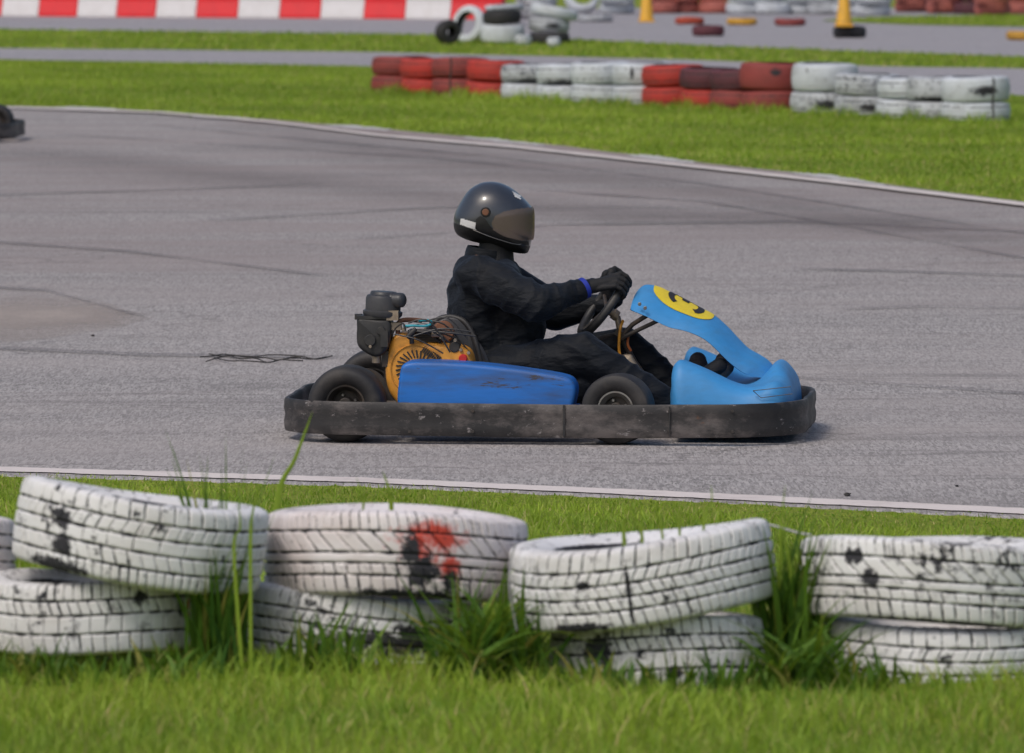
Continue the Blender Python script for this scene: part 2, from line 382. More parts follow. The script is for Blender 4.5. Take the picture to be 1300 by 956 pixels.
fc = [(j*nx+i, j*nx+i+1, (j+1)*nx+i+1, (j+1)*nx+i) for j in range(ny-1) for i in range(nx-1)]
tag(mesh_obj('ground', np.c_[X.ravel(), Y.ravel(), Z], fc, 'turf'), kind='structure')
def sheet(name, top, bot, z, mat, n=60, wob=0.0):
    """a strip between two pixel-surveyed ground curves"""
    a0 = max(top[0][0], bot[0][0]); a1 = min(top[-1][0], bot[-1][0]); vs = []; fs = []; ed = []
    for i in range(n+1):
        x = a0+(a1-a0)*i/n
        t = P(x, np.interp(x, *zip(*top)), z); b = P(x, np.interp(x, *zip(*bot)), z)
        if wob: t.y += random.uniform(-wob, wob); b.y += random.uniform(-wob, wob)
        for k in range(9):
            vs.append(t.lerp(b, k/8)); ed.append(min(1-abs(k-4)/4, min(i, n-i)/n*5))
        if i:
            for k in range(8): fs.append(((i-1)*9+k, i*9+k, i*9+k+1, (i-1)*9+k+1))
    if name == 'race_track':     # the slab's broken edge slopes down into the turf on both sides
        for row, dy_ in ((0, .05), (8, -.05)):
            b0 = len(vs)
            for i in range(n+1): q = vs[i*9+row]; vs.append(Vector((q.x, q.y+dy_, q.z-.016))); ed.append(0)
            for i in range(1, n+1): fs.append(((i-1)*9+row, i*9+row, b0+i, b0+i-1))
    o = mesh_obj(name, vs, fs, mat, smooth=False); ca = o.data.color_attributes.new('edge', 'FLOAT_COLOR', 'POINT')
    ca.data.foreach_set('color', [q for e in ed for q in (e, e, e, 1)])
    return tag(o, kind='structure')
sheet('race_track', far_edge, [(a, b+1.0) for a, b in near_edge], 0.0, 'asphalt', 500, .03)
sheet('access_road', [(-2600, 36), (-500, 56), (0, 61), (470, 66), (850, 75), (1107, 84), (1300, 87), (1800, 92), (3600, 110)], [(-2600, 44), (-500, 66), (0, 75), (470, 84), (1000, 105), (1290, 121), (1800, 140), (3600, 210)], -.004, 'asphalt_far', 100, .1)
sheet('far_track', [(-2600, 0), (-500, 8), (600, 10), (1800, 10), (3600, 10)], [(-2600, 22), (-500, 36), (0, 37), (560, 44), (735, 50), (900, 58), (1300, 72), (1800, 85), (3600, 150)], -.002, 'asphalt_far', 100, .12)
sheet('verge', [(1045, 26), (1120, 22), (1300, 19), (1800, 18)], [(1045, 26.5), (1150, 31), (1300, 34), (1800, 36)], .004, 'turf', 60, .08)
sheet('edge_line', [(-2600, 521), (-400, 581.5), (0, 592), (460, 606), (900, 625.5), (1300, 645), (1700, 670), (3600, 790)], [(-2600, 527.5), (-400, 588), (0, 598), (460, 612), (900, 632.5), (1300, 652.5), (1700, 677.5), (3600, 797.5)], .004, 'line', 360, .012)
sheet('far_edge_line', [(-2600, 62), (-300, 124), (0, 135), (200, 141), (340, 153), (480, 170), (650, 184), (850, 206), (1080, 231), (1300, 257), (1700, 309), (3600, 569)], [(-2600, 63), (-300, 125.2), (0, 136.5), (200, 143), (340, 155), (480, 172.5), (650, 187), (850, 209), (1080, 234.5), (1300, 261), (1700, 313), (3600, 575)], .016, 'line', 400, .02)
FE = lambda x: float(np.interp(x, FEX, FEY))
for k, (a, b, dy) in enumerate([(60, 155, 4), (240, 325, 5), (410, 500, 6), (580, 700, 7), (790, 892, 8), (1000, 1135, 9)]):
    m_ = a+(b-a)*.35
    sheet('kerb', [(a, FE(a)+.5), (m_, FE(m_)-2.5), (b, FE(b)-1)], [(a, FE(a)+1.5), (m_, FE(m_)+dy*.5), (b, FE(b)+dy*.35)], .012, 'kerb_s', 40, .1)
sheet('kerb_red', [(150, FE(150)-1), (340, 151), (500, 164), (700, 183), (900, 207), (1140, 235)], [(150, FE(150)+2), (340, 157), (500, 172), (700, 190), (900, 215), (1140, 240)], .008, 'kerb_r', 60, .05)
sheet('dust_patch', [(-400, 350), (0, 362), (60, 367), (130, 382), (195, 402)], [(-400, 446), (0, 436), (60, 430), (130, 420), (195, 406)], .004, 'sand', 60, .05)
for nm, pts, th, mt in (('tyre_mark', [(150, 155), (420, 180), (620, 198), (900, 234), (1400, 312)], 3.2, 'mark'), ('tyre_mark', [(40, 168), (300, 184), (560, 201), (760, 222)], 2.6, 'mark'), ('tyre_mark', [(-100, 250), (200, 241), (430, 232)], 4, 'mark'),
        ('tyre_mark', [(440, 304), (700, 285), (1000, 281), (1400, 297)], 4.5, 'mark'), ('tyre_mark', [(620, 236), (900, 256), (1400, 345)], 3.5, 'mark'), ('tyre_mark', [(1000, 340), (1150, 344), (1400, 353)], 4, 'mark'), ('tyre_mark', [(880, 470), (1100, 484), (1400, 505)], 5, 'mark'),
        ('tyre_mark', [(230, 282), (560, 262), (920, 263)], 3.5, 'mark'), ('tyre_mark', [(-100, 358), (60, 368), (185, 402)], 5, 'mark'), ('tyre_mark', [(-100, 300), (160, 318), (420, 350)], 3.6, 'mark'), ('tyre_mark', [(1040, 392), (1180, 388), (1400, 392)], 4, 'mark'),
        ('tyre_mark', [(-100, 436), (180, 449), (420, 452), (480, 455)], 4, 'mark'), ('rubber_film', [(200, 160), (500, 196), (850, 236), (1400, 330)], 60, 'haze_mark'), ('rubber_film', [(-100, 190), (300, 225), (760, 268), (1400, 300)], 46, 'haze_mark')):
    zz_ = .0075 if mt == 'mark' else .0045
    ZC = globals().get('ZC', 0)+.0002
    sheet(nm, [(a, b-th/2) for a, b in pts], [(a, b+th/2) for a, b in pts], zz_+ZC, mt, 80)

# ------------------------------------------------------------------ grass
def blade_mesh(name, pos, hgt, wid, lean, mat, segs=2, tint=None, obj_label=None):
    n = len(pos); ang = RNG.uniform(0, 2*PI, n); la = RNG.uniform(0, 2*PI, n)
    wx, wy = np.cos(ang)*wid, np.sin(ang)*wid
    rows = []
    for k in range(segs+1):
        t = k/segs; off = lean*t**1.8*hgt
        cx = pos[:, 0]+np.cos(la)*off; cy = pos[:, 1]+np.sin(la)*off; cz = pos[:, 2]+hgt*t*np.sqrt(np.clip(1-.5*(lean*t)**2, .15, 1))
        ww = (1-t**1.5)
        if k < segs:
            rows += [np.c_[cx-wx*ww, cy-wy*ww, cz], np.c_[cx+wx*ww, cy+wy*ww, cz]]
        else: rows += [np.c_[cx, cy, cz]]
    V = np.stack(rows, 1); m = V.shape[1]; V = V.reshape(-1, 3)
    base = np.arange(n)*m; tris = []
    for k in range(segs-1):
        a, b, c, d = 2*k, 2*k+1, 2*k+3, 2*k+2
        tris += [np.c_[base+a, base+b, base+c], np.c_[base+a, base+c, base+d]]
    tris.append(np.c_[base+2*(segs-1), base+2*segs-1, base+2*segs])
    T = np.stack(tris, 1).reshape(-1, 3)
    me = bpy.data.meshes.new(name); me.vertices.add(len(V)); me.vertices.foreach_set('co', V.ravel())
    me.loops.add(T.size); me.loops.foreach_set('vertex_index', T.ravel().astype(np.int32))
    me.polygons.add(len(T)); me.polygons.foreach_set('loop_start', np.arange(0, T.size, 3, dtype=np.int32))
    me.update(calc_edges=True)
    if tint is None: tint = np.c_[RNG.uniform(0, 1, n), RNG.uniform(0, 1, n)]
    ca = me.color_attributes.new('tint', 'FLOAT_COLOR', 'POINT')
    cc = np.ones((n, m, 4)); cc[:, :, 0] = tint[:, :1]; cc[:, :, 1] = tint[:, 1:2]; ca.data.foreach_set('color', cc.ravel())
    me.materials.append(MT[mat]); o = bpy.data.objects.new(name, me); COL.objects.link(o); return o
def scatter(n, x0, x1, y0, y1, keep):
    x = RNG.uniform(x0, x1, n); y = RNG.uniform(y0, y1, n); k = keep(x, y); return x[k], y[k]
# foreground verge
x, y = scatter(125000, -2.6, 2.6, 14.6, 25.6, lambda x, y: y < edge_y(x)+RNG.normal(0, .05, len(x))-.03)
cl = .5+.5*np.sin(x*4.1+1.3*np.sin(y*3))*np.sin(y*3.3+x)
h = (.026+.028*cl)*RNG.uniform(.6, 1.5, len(x))
h *= np.clip(.28+(edge_y(x)-y)/2.2, .28, 1); front = y < 16.7; h[front] *= 1.25
tint = np.c_[np.clip(.55*cl+.5*RNG.uniform(0, 1, len(x)), 0, 1), RNG.uniform(0, 1, len(x))]
tag(blade_mesh('grass', np.c_[x, y, ground_z(x, y)-.002], h, RNG.uniform(.0018, .0034, len(x)), RNG.uniform(.2, 1.1, len(x)), 'blade', 3, tint), 'green lawn grass along the near side of the track', 'grass', kind='stuff')
# verge beyond the track
def keep_far(x, y):
    px, py = to_px(x, y); return (py < np.interp(px, FEX, FEY)+RNG.normal(0, 1.0, len(x))-1.2) & (py > np.interp(px, [0, 470, 1000, 1290, 1800], [75, 84, 105, 121, 140])+1)
x, y = scatter(330000, -6.2, 6.2, 43, 84, keep_far)
cl = .5+.5*np.sin(x*1.1+1.3*np.sin(y*.7))*np.sin(y*.9+x*.6)
tint = np.c_[np.clip(.5*cl+.6*RNG.uniform(0, 1, len(x)), 0, 1), RNG.uniform(0, 1, len(x))]
px_, py_ = to_px(x, y); lb_ = 118+(px_-472)*(35.5/720)
hb = np.where((px_ > 466) & (px_ < 1300) & (np.abs(py_-lb_-1.0) < 1.6), 1.0, 0)*(.5+.5*np.sin(px_*.11)*np.sin(px_*.043+2))
tag(blade_mesh('grass', np.c_[x, y, np.full(len(x), -.014)], (.03+.025*cl+.10*hb)*RNG.uniform(.6, 1.4, len(x)), RNG.uniform(.004, .008, len(x)), RNG.uniform(.2, 1.1, len(x)), 'blade', 2, tint), 'bright grass between the track and the painted tyre row', 'grass', kind='stuff')
def keep_isl(x, y):
    px, py = to_px(x, y); a = (py < np.interp(px, [0, 470, 850, 1107, 1300], [61, 66, 75, 84, 87])-.5) & (py > np.interp(px, [0, 560, 735, 900, 1300], [37, 44, 50, 58, 72])+.5)
    b = (px > 1045) & (py > np.interp(px, [1045, 1120, 1300], [26, 22, 19])) & (py < np.interp(px, [1045, 1150, 1300], [26.5, 31, 34])); return a | b
x, y = scatter(110000, -8.5, 8.5, 78, 128, keep_isl)
tag(blade_mesh('grass', np.c_[x, y, np.full(len(x), -.014)], RNG.uniform(.03, .08, len(x)), RNG.uniform(.008, .014, len(x)), RNG.uniform(.2, 1, len(x)), 'blade', 2), 'grass strip between the two far asphalt roads', 'grass', kind='stuff')

# ------------------------------------------------------------------ tyres
def tyre_mesh(name, R=.315, W=.2, rb=.2, nseg=96, ribs=None, mats=('t_white',), spots=(), sub=3, gdep=.007, squash=0.0, seed=0, res=None, rd=1.0):
    """ribs: list of (v0, v1, n_slits, slant, curve, slit_width) across the tread, v from -1 (bottom) to 1 (top)"""
    hw = W/2
    ctl = [(rb, -hw*.62), (rb+.012, -hw*.78), ((rb+R)/2, -hw*.97), (R-.035*rd, -hw*.99), (R-.013*rd, -hw*.93), (R-.005*rd, -hw*.80), (R-.001*rd, -hw*.4), (R, 0), (R-.001*rd, hw*.4), (R-.005*rd, hw*.80), (R-.013*rd, hw*.93), (R-.035*rd, hw*.99), ((rb+R)/2, hw*.97), (rb+.012, hw*.78), (rb, hw*.62)]
    s = spline([(a, b, 0) for a, b in ctl], sub)
    # resample finely over the tread
    dens = []; L = [0]
    for i in range(1, len(s)): L.append(L[-1]+(s[i]-s[i-1]).length)
    L = np.array(L); sx = np.array([p.x for p in s]); sz = np.array([p.y for p in s])
    if res:
        t0 = np.interp(-hw*.97, sz, L); t0 = L[int(len(s)*.24)]; t1 = L[-1]-t0
        q = np.concatenate([np.linspace(0, t0, 10)[:-1], np.linspace(t0, t1, res), np.linspace(t1, L[-1], 10)[1:]])
    else: q = L
    r = np.interp(q, L, sx); z = np.interp(q, L, sz)
    # inner skin
    ri = [rb+.006, (rb+R)/2, R-.03, R-.016, R-.03, (rb+R)/2, rb+.006]; zi = [hw*.55, hw*.84, hw*.8, 0, -hw*.8, -hw*.84, -hw*.55]
    no = len(r); r = np.concatenate([r, ri]); z = np.concatenate([z, zi]); m = len(r)
    th = np.linspace(0, 2*PI, nseg, endpoint=False); TH, RR = np.meshgrid(th, r, indexing='ij'); ZZ = np.meshgrid(th, z, indexing='ij')[1]
    V = ZZ/hw; g = np.zeros_like(RR); outer = np.zeros_like(RR, bool); outer[:, :no] = True
    tread = outer & (RR > R-.062)
    if ribs:
        rg = np.random.default_rng(int(seed)+11); jit = .06*np.sin(TH*3+seed)+.03*np.sin(TH*7)
        edges = [rb_[1] for rb_ in ribs[:-1]]
        for e in edges:
            d = np.abs(V-e)*hw; g = np.maximum(g, np.clip(1.5-(d+.0012*np.sin(TH*23+e*9)*np.sin(TH*9))/.0027, 0, 1)*(tread & (RR > R-.03)))
        for (v0, v1, ns, sl_, cu, wd) in ribs:
            inb = tread & (V > v0) & (V < v1); u = (V-v0)/(v1-v0)
            ph = TH/(2*PI)*ns+sl_*u+cu*u*u+jit*.3
            d = np.abs((ph % 1)-.5)/ns*2*PI*R/(1.0+.35*np.sin(TH*13+seed*3+V*4))
            g = np.maximum(g, np.clip(1.5-d/wd, 0, 1)*inb*.9)
    wob = .004*np.sin(TH*2+seed)+.003*np.sin(TH*3+seed*2.1)
    RR2 = RR+wob*(RR > rb+.03)-g*gdep
    ZZ2 = ZZ+squash*np.cos(TH*2+seed)*.01+.004*np.sin(TH*2+seed*1.3)
    co = np.stack([RR2*np.cos(TH), RR2*np.sin(TH), ZZ2], 2).reshape(-1, 3)
    i, j = np.meshgrid(np.arange(nseg), np.arange(m), indexing='ij'); i2 = (i+1) % nseg; j2 = (j+1) % m
    Fq = np.stack([i*m+j, i2*m+j, i2*m+j2, i*m+j2], 2).reshape(-1, 4)
    me = bpy.data.meshes.new(name); me.vertices.add(len(co)); me.vertices.foreach_set('co', co.ravel())
    me.loops.add(Fq.size); me.loops.foreach_set('vertex_index', Fq.ravel().astype(np.int32))
    me.polygons.add(len(Fq)); me.polygons.foreach_set('loop_start', np.arange(0, Fq.size, 4, dtype=np.int32)); me.update(calc_edges=True)
    me.polygons.foreach_set('use_smooth', np.ones(len(Fq), bool))
    red = np.zeros_like(RR); blk = np.zeros_like(RR)
    inner = ~outer; blk[inner] = 1.0; blk[:, :2] = 1; blk[:, no-2:no] = 1
    for (k, dx, v, rx, rv) in spots:     # placed by offset along the front face
        a0 = math.acos(max(-1, min(1, dx)))*-1
        d = np.sqrt((((TH-a0+PI) % (2*PI)-PI)/rx)**2+((V-v)/rv)**2); mk = np.clip(1.3-d, 0, 1)*outer
        if k == 'r': red = np.maximum(red, mk)
        else: blk = np.maximum(blk, mk)
    ca = me.color_attributes.new('marks', 'FLOAT_COLOR', 'POINT')
    cc = np.ones((nseg, m, 4)); cc[:, :, 0] = g; cc[:, :, 1] = red; cc[:, :, 2] = blk; ca.data.foreach_set('color', cc.ravel())
    for q_ in mats: me.materials.append(MT[q_])
    return me
def put(me, name, loc, rot=(0, 0, 0), **k):
    o = bpy.data.objects.new(name, me); COL.objects.link(o); o.location = loc; o.rotation_euler = rot; return tag(o, **k)

# foreground tyre wall: (px centre, py centre, depth, px width, px height, tilt deg [+ = right end down], lean towards camera)
fgd = 16.95
A5 = [(-.97, -.56, 86, .0, .15, .0017), (-.56, -.18, 58, .45, 0, .0015), (-.18, .17, 30, .0, 0, .0008), (.17, .52, 58, -.45, 0, .0015), (.52, .995, 52, .1, .0, .0020)]
B5 = [(-.97, -.50, 64, .15, .1, .0024), (-.50, -.22, 64, .3, 0, .0018), (-.22, .02, 2, 0, 0, .0008), (.02, .52, 42, 1.35, -.2, .0024), (.52, .995, 84, .1, .3, .0016)]
C5 = [(-.97, -.52, 70, .3, .1, .0020), (-.52, -.2, 74, .5, 0, .0018), (-.2, .12, 74, .5, 0, .0016), (.12, .46, 70, -.6, 0, .0018), (.46, .995, 60, -.35, .1, .0020)]
D4 = [(-.97, -.4, 50, .2, 0, .0016), (-.4, .1, 40, 0, 0, .0012), (.1, .5, 62, .6, 0, .0022), (.5, .995, 66, .1, 0, .0018)]
FG = [
 (178, 681, fgd-.02, 322, 117, 8.5, 2, A5, 't_white', [('b', -.6, .25, .12, .35), ('b', -.56, -.35, .14, .35), ('b', -.6, -.85, .4, .25), ('b', .1, .98, .35, .05)], 'white tyre with a black scuff, upper of its pair and tilted down to the right'),
 (112, 778, fgd-.02, 262, 100, 1.5, 0, D4, 't_white', [('b', .55, .55, .10, .25), ('b', .9, .2, .05, .3), ('r', .97, -.1, .05, .8)], 'white tyre with a red streak at its right end, under the black scuffed tyre'),
 (502, 702, fgd+.25, 338, 116, 2.0, 2, B5, 't_pink', [('r', .36, .45, .26, .5), ('r', .2, .3, .26, .6), ('r', .42, -.3, .12, .5), ('b', .13, .1, .10, .6), ('b', .2, -.35, .16, .45), ('b', .15, -.95, .6, .2), ('b', .42, -.6, .07, .4)], 'pinkish white tyre with a red and black blotch on its tread'),
 (462, 795, fgd+.27, 310, 104, 3.0, 0, C5, 't_chip', [('b', .3, -.15, .6, .40), ('b', .5, .2, .4, .25)], 'chipped white tyre under the one with the red blotch, half hidden by weeds'),
 (815, 730, fgd-.04, 336, 112, -6.5, 3, C5, 't_white', [('b', -.12, -.1, .022, 1.0), ('b', -.5, -.85, .35, .15), ('b', -.45, .15, .08, .12)], 'white tyre with diagonal sipes, tilted up to the right beside the weeds'),
 (838, 826, fgd-.04, 276, 100, -1.0, 0, D4, 't_white', [('b', -.6, .2, .25, .6), ('b', .1, -.5, .1, .2)], 'plain white tyre beneath the tyre that tilts up to the right'),
 (1181, 736, fgd+.02, 342, 112, 1.6, 1, B5, 't_chip', [('b', -.62, .5, .12, .3), ('b', -.5, .0, .1, .3), ('b', .1, -.97, .9, .1)], 'white tyre with sweeping tread grooves, upper of the pair farthest right'),
 (1196, 836, fgd+.02, 318, 104, 1.4, 0, A5, 't_white', [('b', .75, .7, .2, .35), ('b', -.25, -.3, .06, .2)], 'white tyre standing in the grass, lower of the pair farthest right'),
 (-128, 700, fgd+.22, 296, 104, 2, 0, A5, 't_pink', [('b', .9, -.9, .4, .3)], 'tyre end peeping in behind the black scuffed tyre, upper one'),
 (-150, 800, fgd+.22, 296, 100, 1, 0, D4, 't_chip', [('b', .7, .3, .5, .6)], 'dark chipped tyre end low down, left of the red streaked tyre'),
]
for k, (cx_, cy_, d_, wpx, hpx, tl, lean, ribs, mat, spots, lab) in enumerate(FG):
    s_ = F/d_; R_ = wpx/s_/2; W_ = hpx/s_*.97-2*R_*math.sin(math.radians(2.0))*.35
    me = tyre_mesh('painted_tyre', R_, W_, R_*.62, 960, ribs, (mat,), spots, seed=k*1.7, res=84, squash=.6)
    c_ = AT(cx_, cy_, d_)
    o = put(me, 'painted_tyre', c_, (math.radians(lean-5.2 if k in (0, 2, 4, 6, 8) else -2.5), math.radians(tl), 0), label=lab, cat='tyre', group='white tyre wall beside the near verge')

# ------------------------------------------------------------------ far tyre row: (left px, colour, upper height px, lower height px, label)
CIRC = [(-.97, -.5, 2, 0, 0, .0001), (-.5, 0, 2, 0, 0, .0001), (0, .5, 2, 0, 0, .0001), (.5, .97, 2, 0, 0, .0001)]
fmesh = {}
def far_mesh(mat, R, W, rbf=.6, kind=0):
    key = (mat, round(R, 2), round(W, 2), kind)
    if key not in fmesh:
        spots = {0: [], 1: [('b', 0, -.8, 1.2, .3)], 2: [('b', -.45, .1, .09, .8)], 3: [('b', .1, .4, .22, .35)], 4: [('b', .2, -.1, .5, .5)], 5: [('b', .35, 0, .12, .8)]}[kind]
        fmesh[key] = tyre_mesh('tyre', round(R, 2), round(W, 2), R*rbf, 120, CIRC, (mat,), spots, seed=len(fmesh)*1.3, res=30, gdep=.004, rd=2.9)
    return fmesh[key]
ORD = ['leftmost', 'second', 'third', 'fourth', 'fifth', 'sixth', 'seventh', 'eighth', 'ninth', 'tenth', 'eleventh', 'twelfth', 'thirteenth', 'fourteenth', 'fifteenth', 'sixteenth', 'seventeenth']
ROW = [(472, 'f_dull', 25, 24, 0), (508, 'f_red', 26, 22, 0), (547, 'f_dull', 26, 25, 0), (592, 'f_red', 28, 22, 0), (636, 'f_dirty', 24, 23, 1), (680, 'f_white', 27, 23, 1),
       (723, 'f_white', 28, 26, 0), (777, 'f_white', 29, 27, 2), (814, 'f_red', 27, 28, 0), (861, 'f_maroon', 28, 26, 0), (900, 'f_maroon', 28, 26, 0), (938, 'f_dull', 36, 28, 3),
       (1003, 'f_white', 37, 30, 0), (1057, 'f_dirty', 29, 27, 5), (1112, 'f_white', 28, 26, 5), (1148, 'f_dirty', 32, 25, 1), (1192, 'f_white', 33, 26, 4)]
LOWC = {1: 'f_red', 3: 'f_red', 9: 'f_red', 10: 'f_dull', 4: 'f_white', 12: 'f_dirty', 13: 'f_dirty', 11: 'f_dull', 5: 'f_white'}
cname = {'f_dull': 'dull red', 'f_red': 'bright red', 'f_maroon': 'maroon', 'f_white': 'white', 'f_dirty': 'smudged white'}
for i, (L_, mat, uh, lh, kd) in enumerate(ROW):
    by = 118+(L_-472)*(153.5-118)/(1192-472); p = P(L_, by); s_ = F/p.y
    R_ = .30 if L_ < 930 else .31
    c = P(L_+R_*s_, by); c.y += R_*.8; c.x = (L_+R_*s_-CX)/F*c.y*1.0024
    hl, hu = lh/s_*.98, uh/s_*.98
    lm = LOWC.get(i, mat)
    j_ = random.uniform
    pos = 'leftmost' if i == 0 else ('rightmost' if i == 16 else ORD[i]+' from the left')
    put(far_mesh(lm, R_, hl, kind=4 if lm == 'f_dirty' else 0), 'painted_tyre', (c.x+j_(-.01, .01), c.y, hl/2-.015), (j_(-.01, .01), j_(-.02, .02), j_(-.2, .2)),
        label=f'{cname[lm]} tyre in the lower layer of the long row, {pos}', cat='tyre', group='tyres of the long red and white row')
    put(far_mesh(mat, R_, hu, kind=kd), 'painted_tyre', (c.x, c.y, hl+hu/2-.015), (j_(-.02, .02), j_(-.03, .03), j_(-.15, .15)),
        label=f'{cname[mat]} tyre in the upper layer of the long row, {pos}', cat='tyre', group='tyres of the long red and white row')
# tie straps round two of the stacks
for px_, pyt, pyb, lab in ((573, 73, 124, 'dark strap tied round the third red tyre stack'), (1262, 99, 155, 'dark strap tied round the rightmost white stack')):
    b_ = P(px_, pyb); Y_ = b_.y-.05
    pts = [AT(px_-1+math.sin(k)*.8, pyt+(pyb-pyt)*k/8, Y_-.01*(k % 2)) for k in range(9)]
    mb = MB(); mb.tube(pts, .009, 6); tag(mb.build('strap', 'wire'), lab, 'strap', 'straps on the tyre stacks')

# ------------------------------------------------------------------ red and white barrier
bx = [-98, -47, 6, 53, 102, 152, 202, 253, 306, 359, 411, 466, 518.5, 576, 640]
bcol = ['w', 'r', 'w', 'r', 'w', 'r', 'w', 'r', 'w', 'r', 'w', 'r', 'w', 'r']
bl = {0: 'white'}
seen = {'w': 0, 'r': 0}
for i in range(len(bcol)):
    by = lambda x: 20.5+x*4.5/640
    a, b = P(bx[i], by(bx[i])), P(bx[i+1], by(bx[i+1])); L_ = (b-a).length-.008; ang = math.atan2(b.y-a.y, b.x-a.x)
    mb = MB(); prof = [(-.16, 0), (-.155, .05), (-.10, .25), (-.075, .75), (-.06, .8), (.06, .8), (.075, .75), (.10, .25), (.155, .05), (.16, 0)]
    e = .012
    mb.rings([[Vector((x_, y_*k_, z_*(.99 if k_ < 1 else 1)+.002)) for y_, z_ in prof] for x_, k_ in ((0, .93), (e, 1), (L_-e, 1), (L_, .93))])
    # lifting slots and a waist rib
    mb.box((L_*.5, -.092, .33), (L_*.32, .006, .018))
    o = mb.build('barrier_block', 'b_red' if bcol[i] == 'r' else 'b_white', smooth=False)
    o.location = a+Vector((0, .15, 0)); o.rotation_euler = (0, 0, ang)
    if i >= 1:
        seen[bcol[i]] += 1
        q = ORD[seen[bcol[i]]-1]; q = q if q == 'leftmost' else q+' from the left'
        tag(o, f"{'red' if bcol[i]=='r' else 'white'} plastic barrier block behind the far road, {q} of its colour", 'barrier', 'red and white barrier blocks')
    else: tag(o, 'white plastic barrier block at the far left end of the barrier', 'barrier', 'red and white barrier blocks')

# ------------------------------------------------------------------ tyre pile and far stacks
def ft(px, base_py, R, W, mat, z=0, rot=(0, 0, 0), lab='', grp='', kd=0, dy=0, rbf=.6):
    c = P(px, base_py); c.y += R*.7+dy; c.x = (px-CX)/F*c.y*1.0024
    return put(far_mesh(mat, R, W, rbf, kd), 'tyre', (c.x, c.y, z+(W/2 if rot[0] == 0 or abs(rot[0]) < .8 else R)), rot, label=lab, cat='tyre', group=grp)
PG = 'loose tyres piled on the far grass'; d2 = math.radians
ft(569, 57, .165, .17, 'f_black', .0, (d2(90), d2(0), d2(35)), 'small bare black tyre standing at the left end of the pile', PG)
ft(596, 54, .26, .15, 'f_white', -.02, (d2(78), d2(0), d2(-38)), 'thin white tyre standing on edge, its hole showing', PG, rbf=.7)
ft(638, 55, .30, .25, 'f_white', 0, (0, d2(2), 0), 'fat white tyre under a black one in the pile', PG)
ft(637, 55, .26, .19, 'f_black', .25, (0, d2(-3), 0), 'black tyre with worn white paint on top of the fat white tyre', PG)
ft(640, 54, .27, .07, 'f_white', .435, (0, d2(-3), 0.4), 'thin white tyre capping the black one in the pile', PG, dy=.1)
ft(664, 57, .11, .13, 'f_white', 0, (0, 0, 0), 'small white tyre at the foot of the pile', PG, dy=-.1)
ft(697, 56, .27, .15, 'f_black', 0, (0, 0, 0), 'dark tyre at the bottom right of the pile', PG, dy=.1)
ft(697, 55, .28, .19, 'f_dirty', .15, (0, d2(3), 0), 'smudged white tyre in the middle of the right stack of the pile', PG, dy=.1, kd=4)
ft(703, 55, .33, .15, 'f_white', .34, (0, d2(11), 0), 'large white tyre lying tilted on top of the pile', PG, dy=.12)
ft(703, 59, .09, .12, 'f_white', 0, (0, 0, 0), 'tiny white tyre lying right of the pile', PG, dy=-.15)
mb = MB(); c = P(658, 33); mb.cyl((0, 0, .55), (0, 0, 1), .04, 1.1); mb.cyl((0, 0, .02), (0, 0, 1), .1, .04)
o = mb.build('post', 'pole'); o.location = c+Vector((0, .4, 0)); tag(o, 'grey post standing behind the tyre pile', 'post')
FGp = 'tyre stacks at the far edge'
# far stacks along the top
tops = [(683, 'f_dirty', 24), (783, 'f_white', 18), (838, 'f_salmon', 17), (868, 'f_salmon', 17), (908, 'f_salmon', 17), (943, 'f_white', 18), (979, 'f_white', 18), (1015, 'f_white', 18), (1046, 'f_dirty', 18.5), (1078, 'f_white', 19), (1106, 'f_white', 20),
        (1157, 'f_salmon', 16), (1197, 'f_salmon', 18), (1231, 'f_maroon', 18), (1258, 'f_salmon', 20), (1290, 'f_salmon', 18.5)]
tl = ['behind the tyre pile', 'beside the tyre with a hole', 'just right of the left cone', 'second red one past the left cone', 'third red one past the left cone', 'next to the third red one',
      'behind the flat yellow tyre', 'behind the flat red tyre', 'close left of the right cone', 'behind the right cone', 'close right of the right cone', 'first after the gap of grass', 'second after the gap of grass', 'third after the gap of grass',
      'fourth after the gap of grass', 'at the right end of the far row']
cn2 = {'f_dirty': 'smudged white', 'f_white': 'white', 'f_salmon': 'faded red', 'f_maroon': 'dark maroon'}
for (px_, m_, by_), t_ in zip(tops, tl):
    jag = px_ > 1140
    ft(px_, by_, .30, .19, m_, 0, (0, 0, 0), f'{cn2[m_]} lower tyre in the far row, {t_}', FGp, dy=random.uniform(-.1, .3) if not jag else random.uniform(-.2, .9))
    ft(px_+random.uniform(-2, 2), by_, .30, .19, m_, .19, (0, d2(random.uniform(-3, 3)), 0), f'{cn2[m_]} upper tyre in the far row, {t_}', FGp, dy=.1 if not jag else .3)
ft(738, 17, .29, .17, 'f_white', .0, (d2(50), 0, d2(8)), 'white tyre propped up with its dark hole showing', 'lone tyres on the far road', dy=.4).location.z = .24
FL = 'lone tyres on the far road'
ft(755, 28, .28, .11, 'f_dirty', 0, (0, 0, 0), 'flat greyish tyre lying right of the tyre pile', FL)
ft(874.5, 31, .22, .11, 'f_orange', 0, (0, 0, 0), 'flat red tyre just right of the left cone', FL)
ft(941, 32, .225, .105, 'f_yellow', 0, (0, 0, 0), 'flat yellow tyre lying between two red ones', FL)
ft(1001.5, 33, .24, .11, 'f_dull', 0, (0, 0, 0), 'flat dull red tyre between the yellow tyre and the right cone', FL)
ft(898.5, 46, .235, .15, 'f_maroon', 0, (0, 0, 0), 'flat maroon tyre lying nearest on the far road', FL)
ft(1077, 48, .235, .16, 'f_black', 0, (0, 0, 0), 'bare black tyre under the right cone', FL)
ft(1295, 51, .215, .12, 'f_yellow', 0, (0, 0, 0), 'flat yellow tyre cut by the right border', FL)
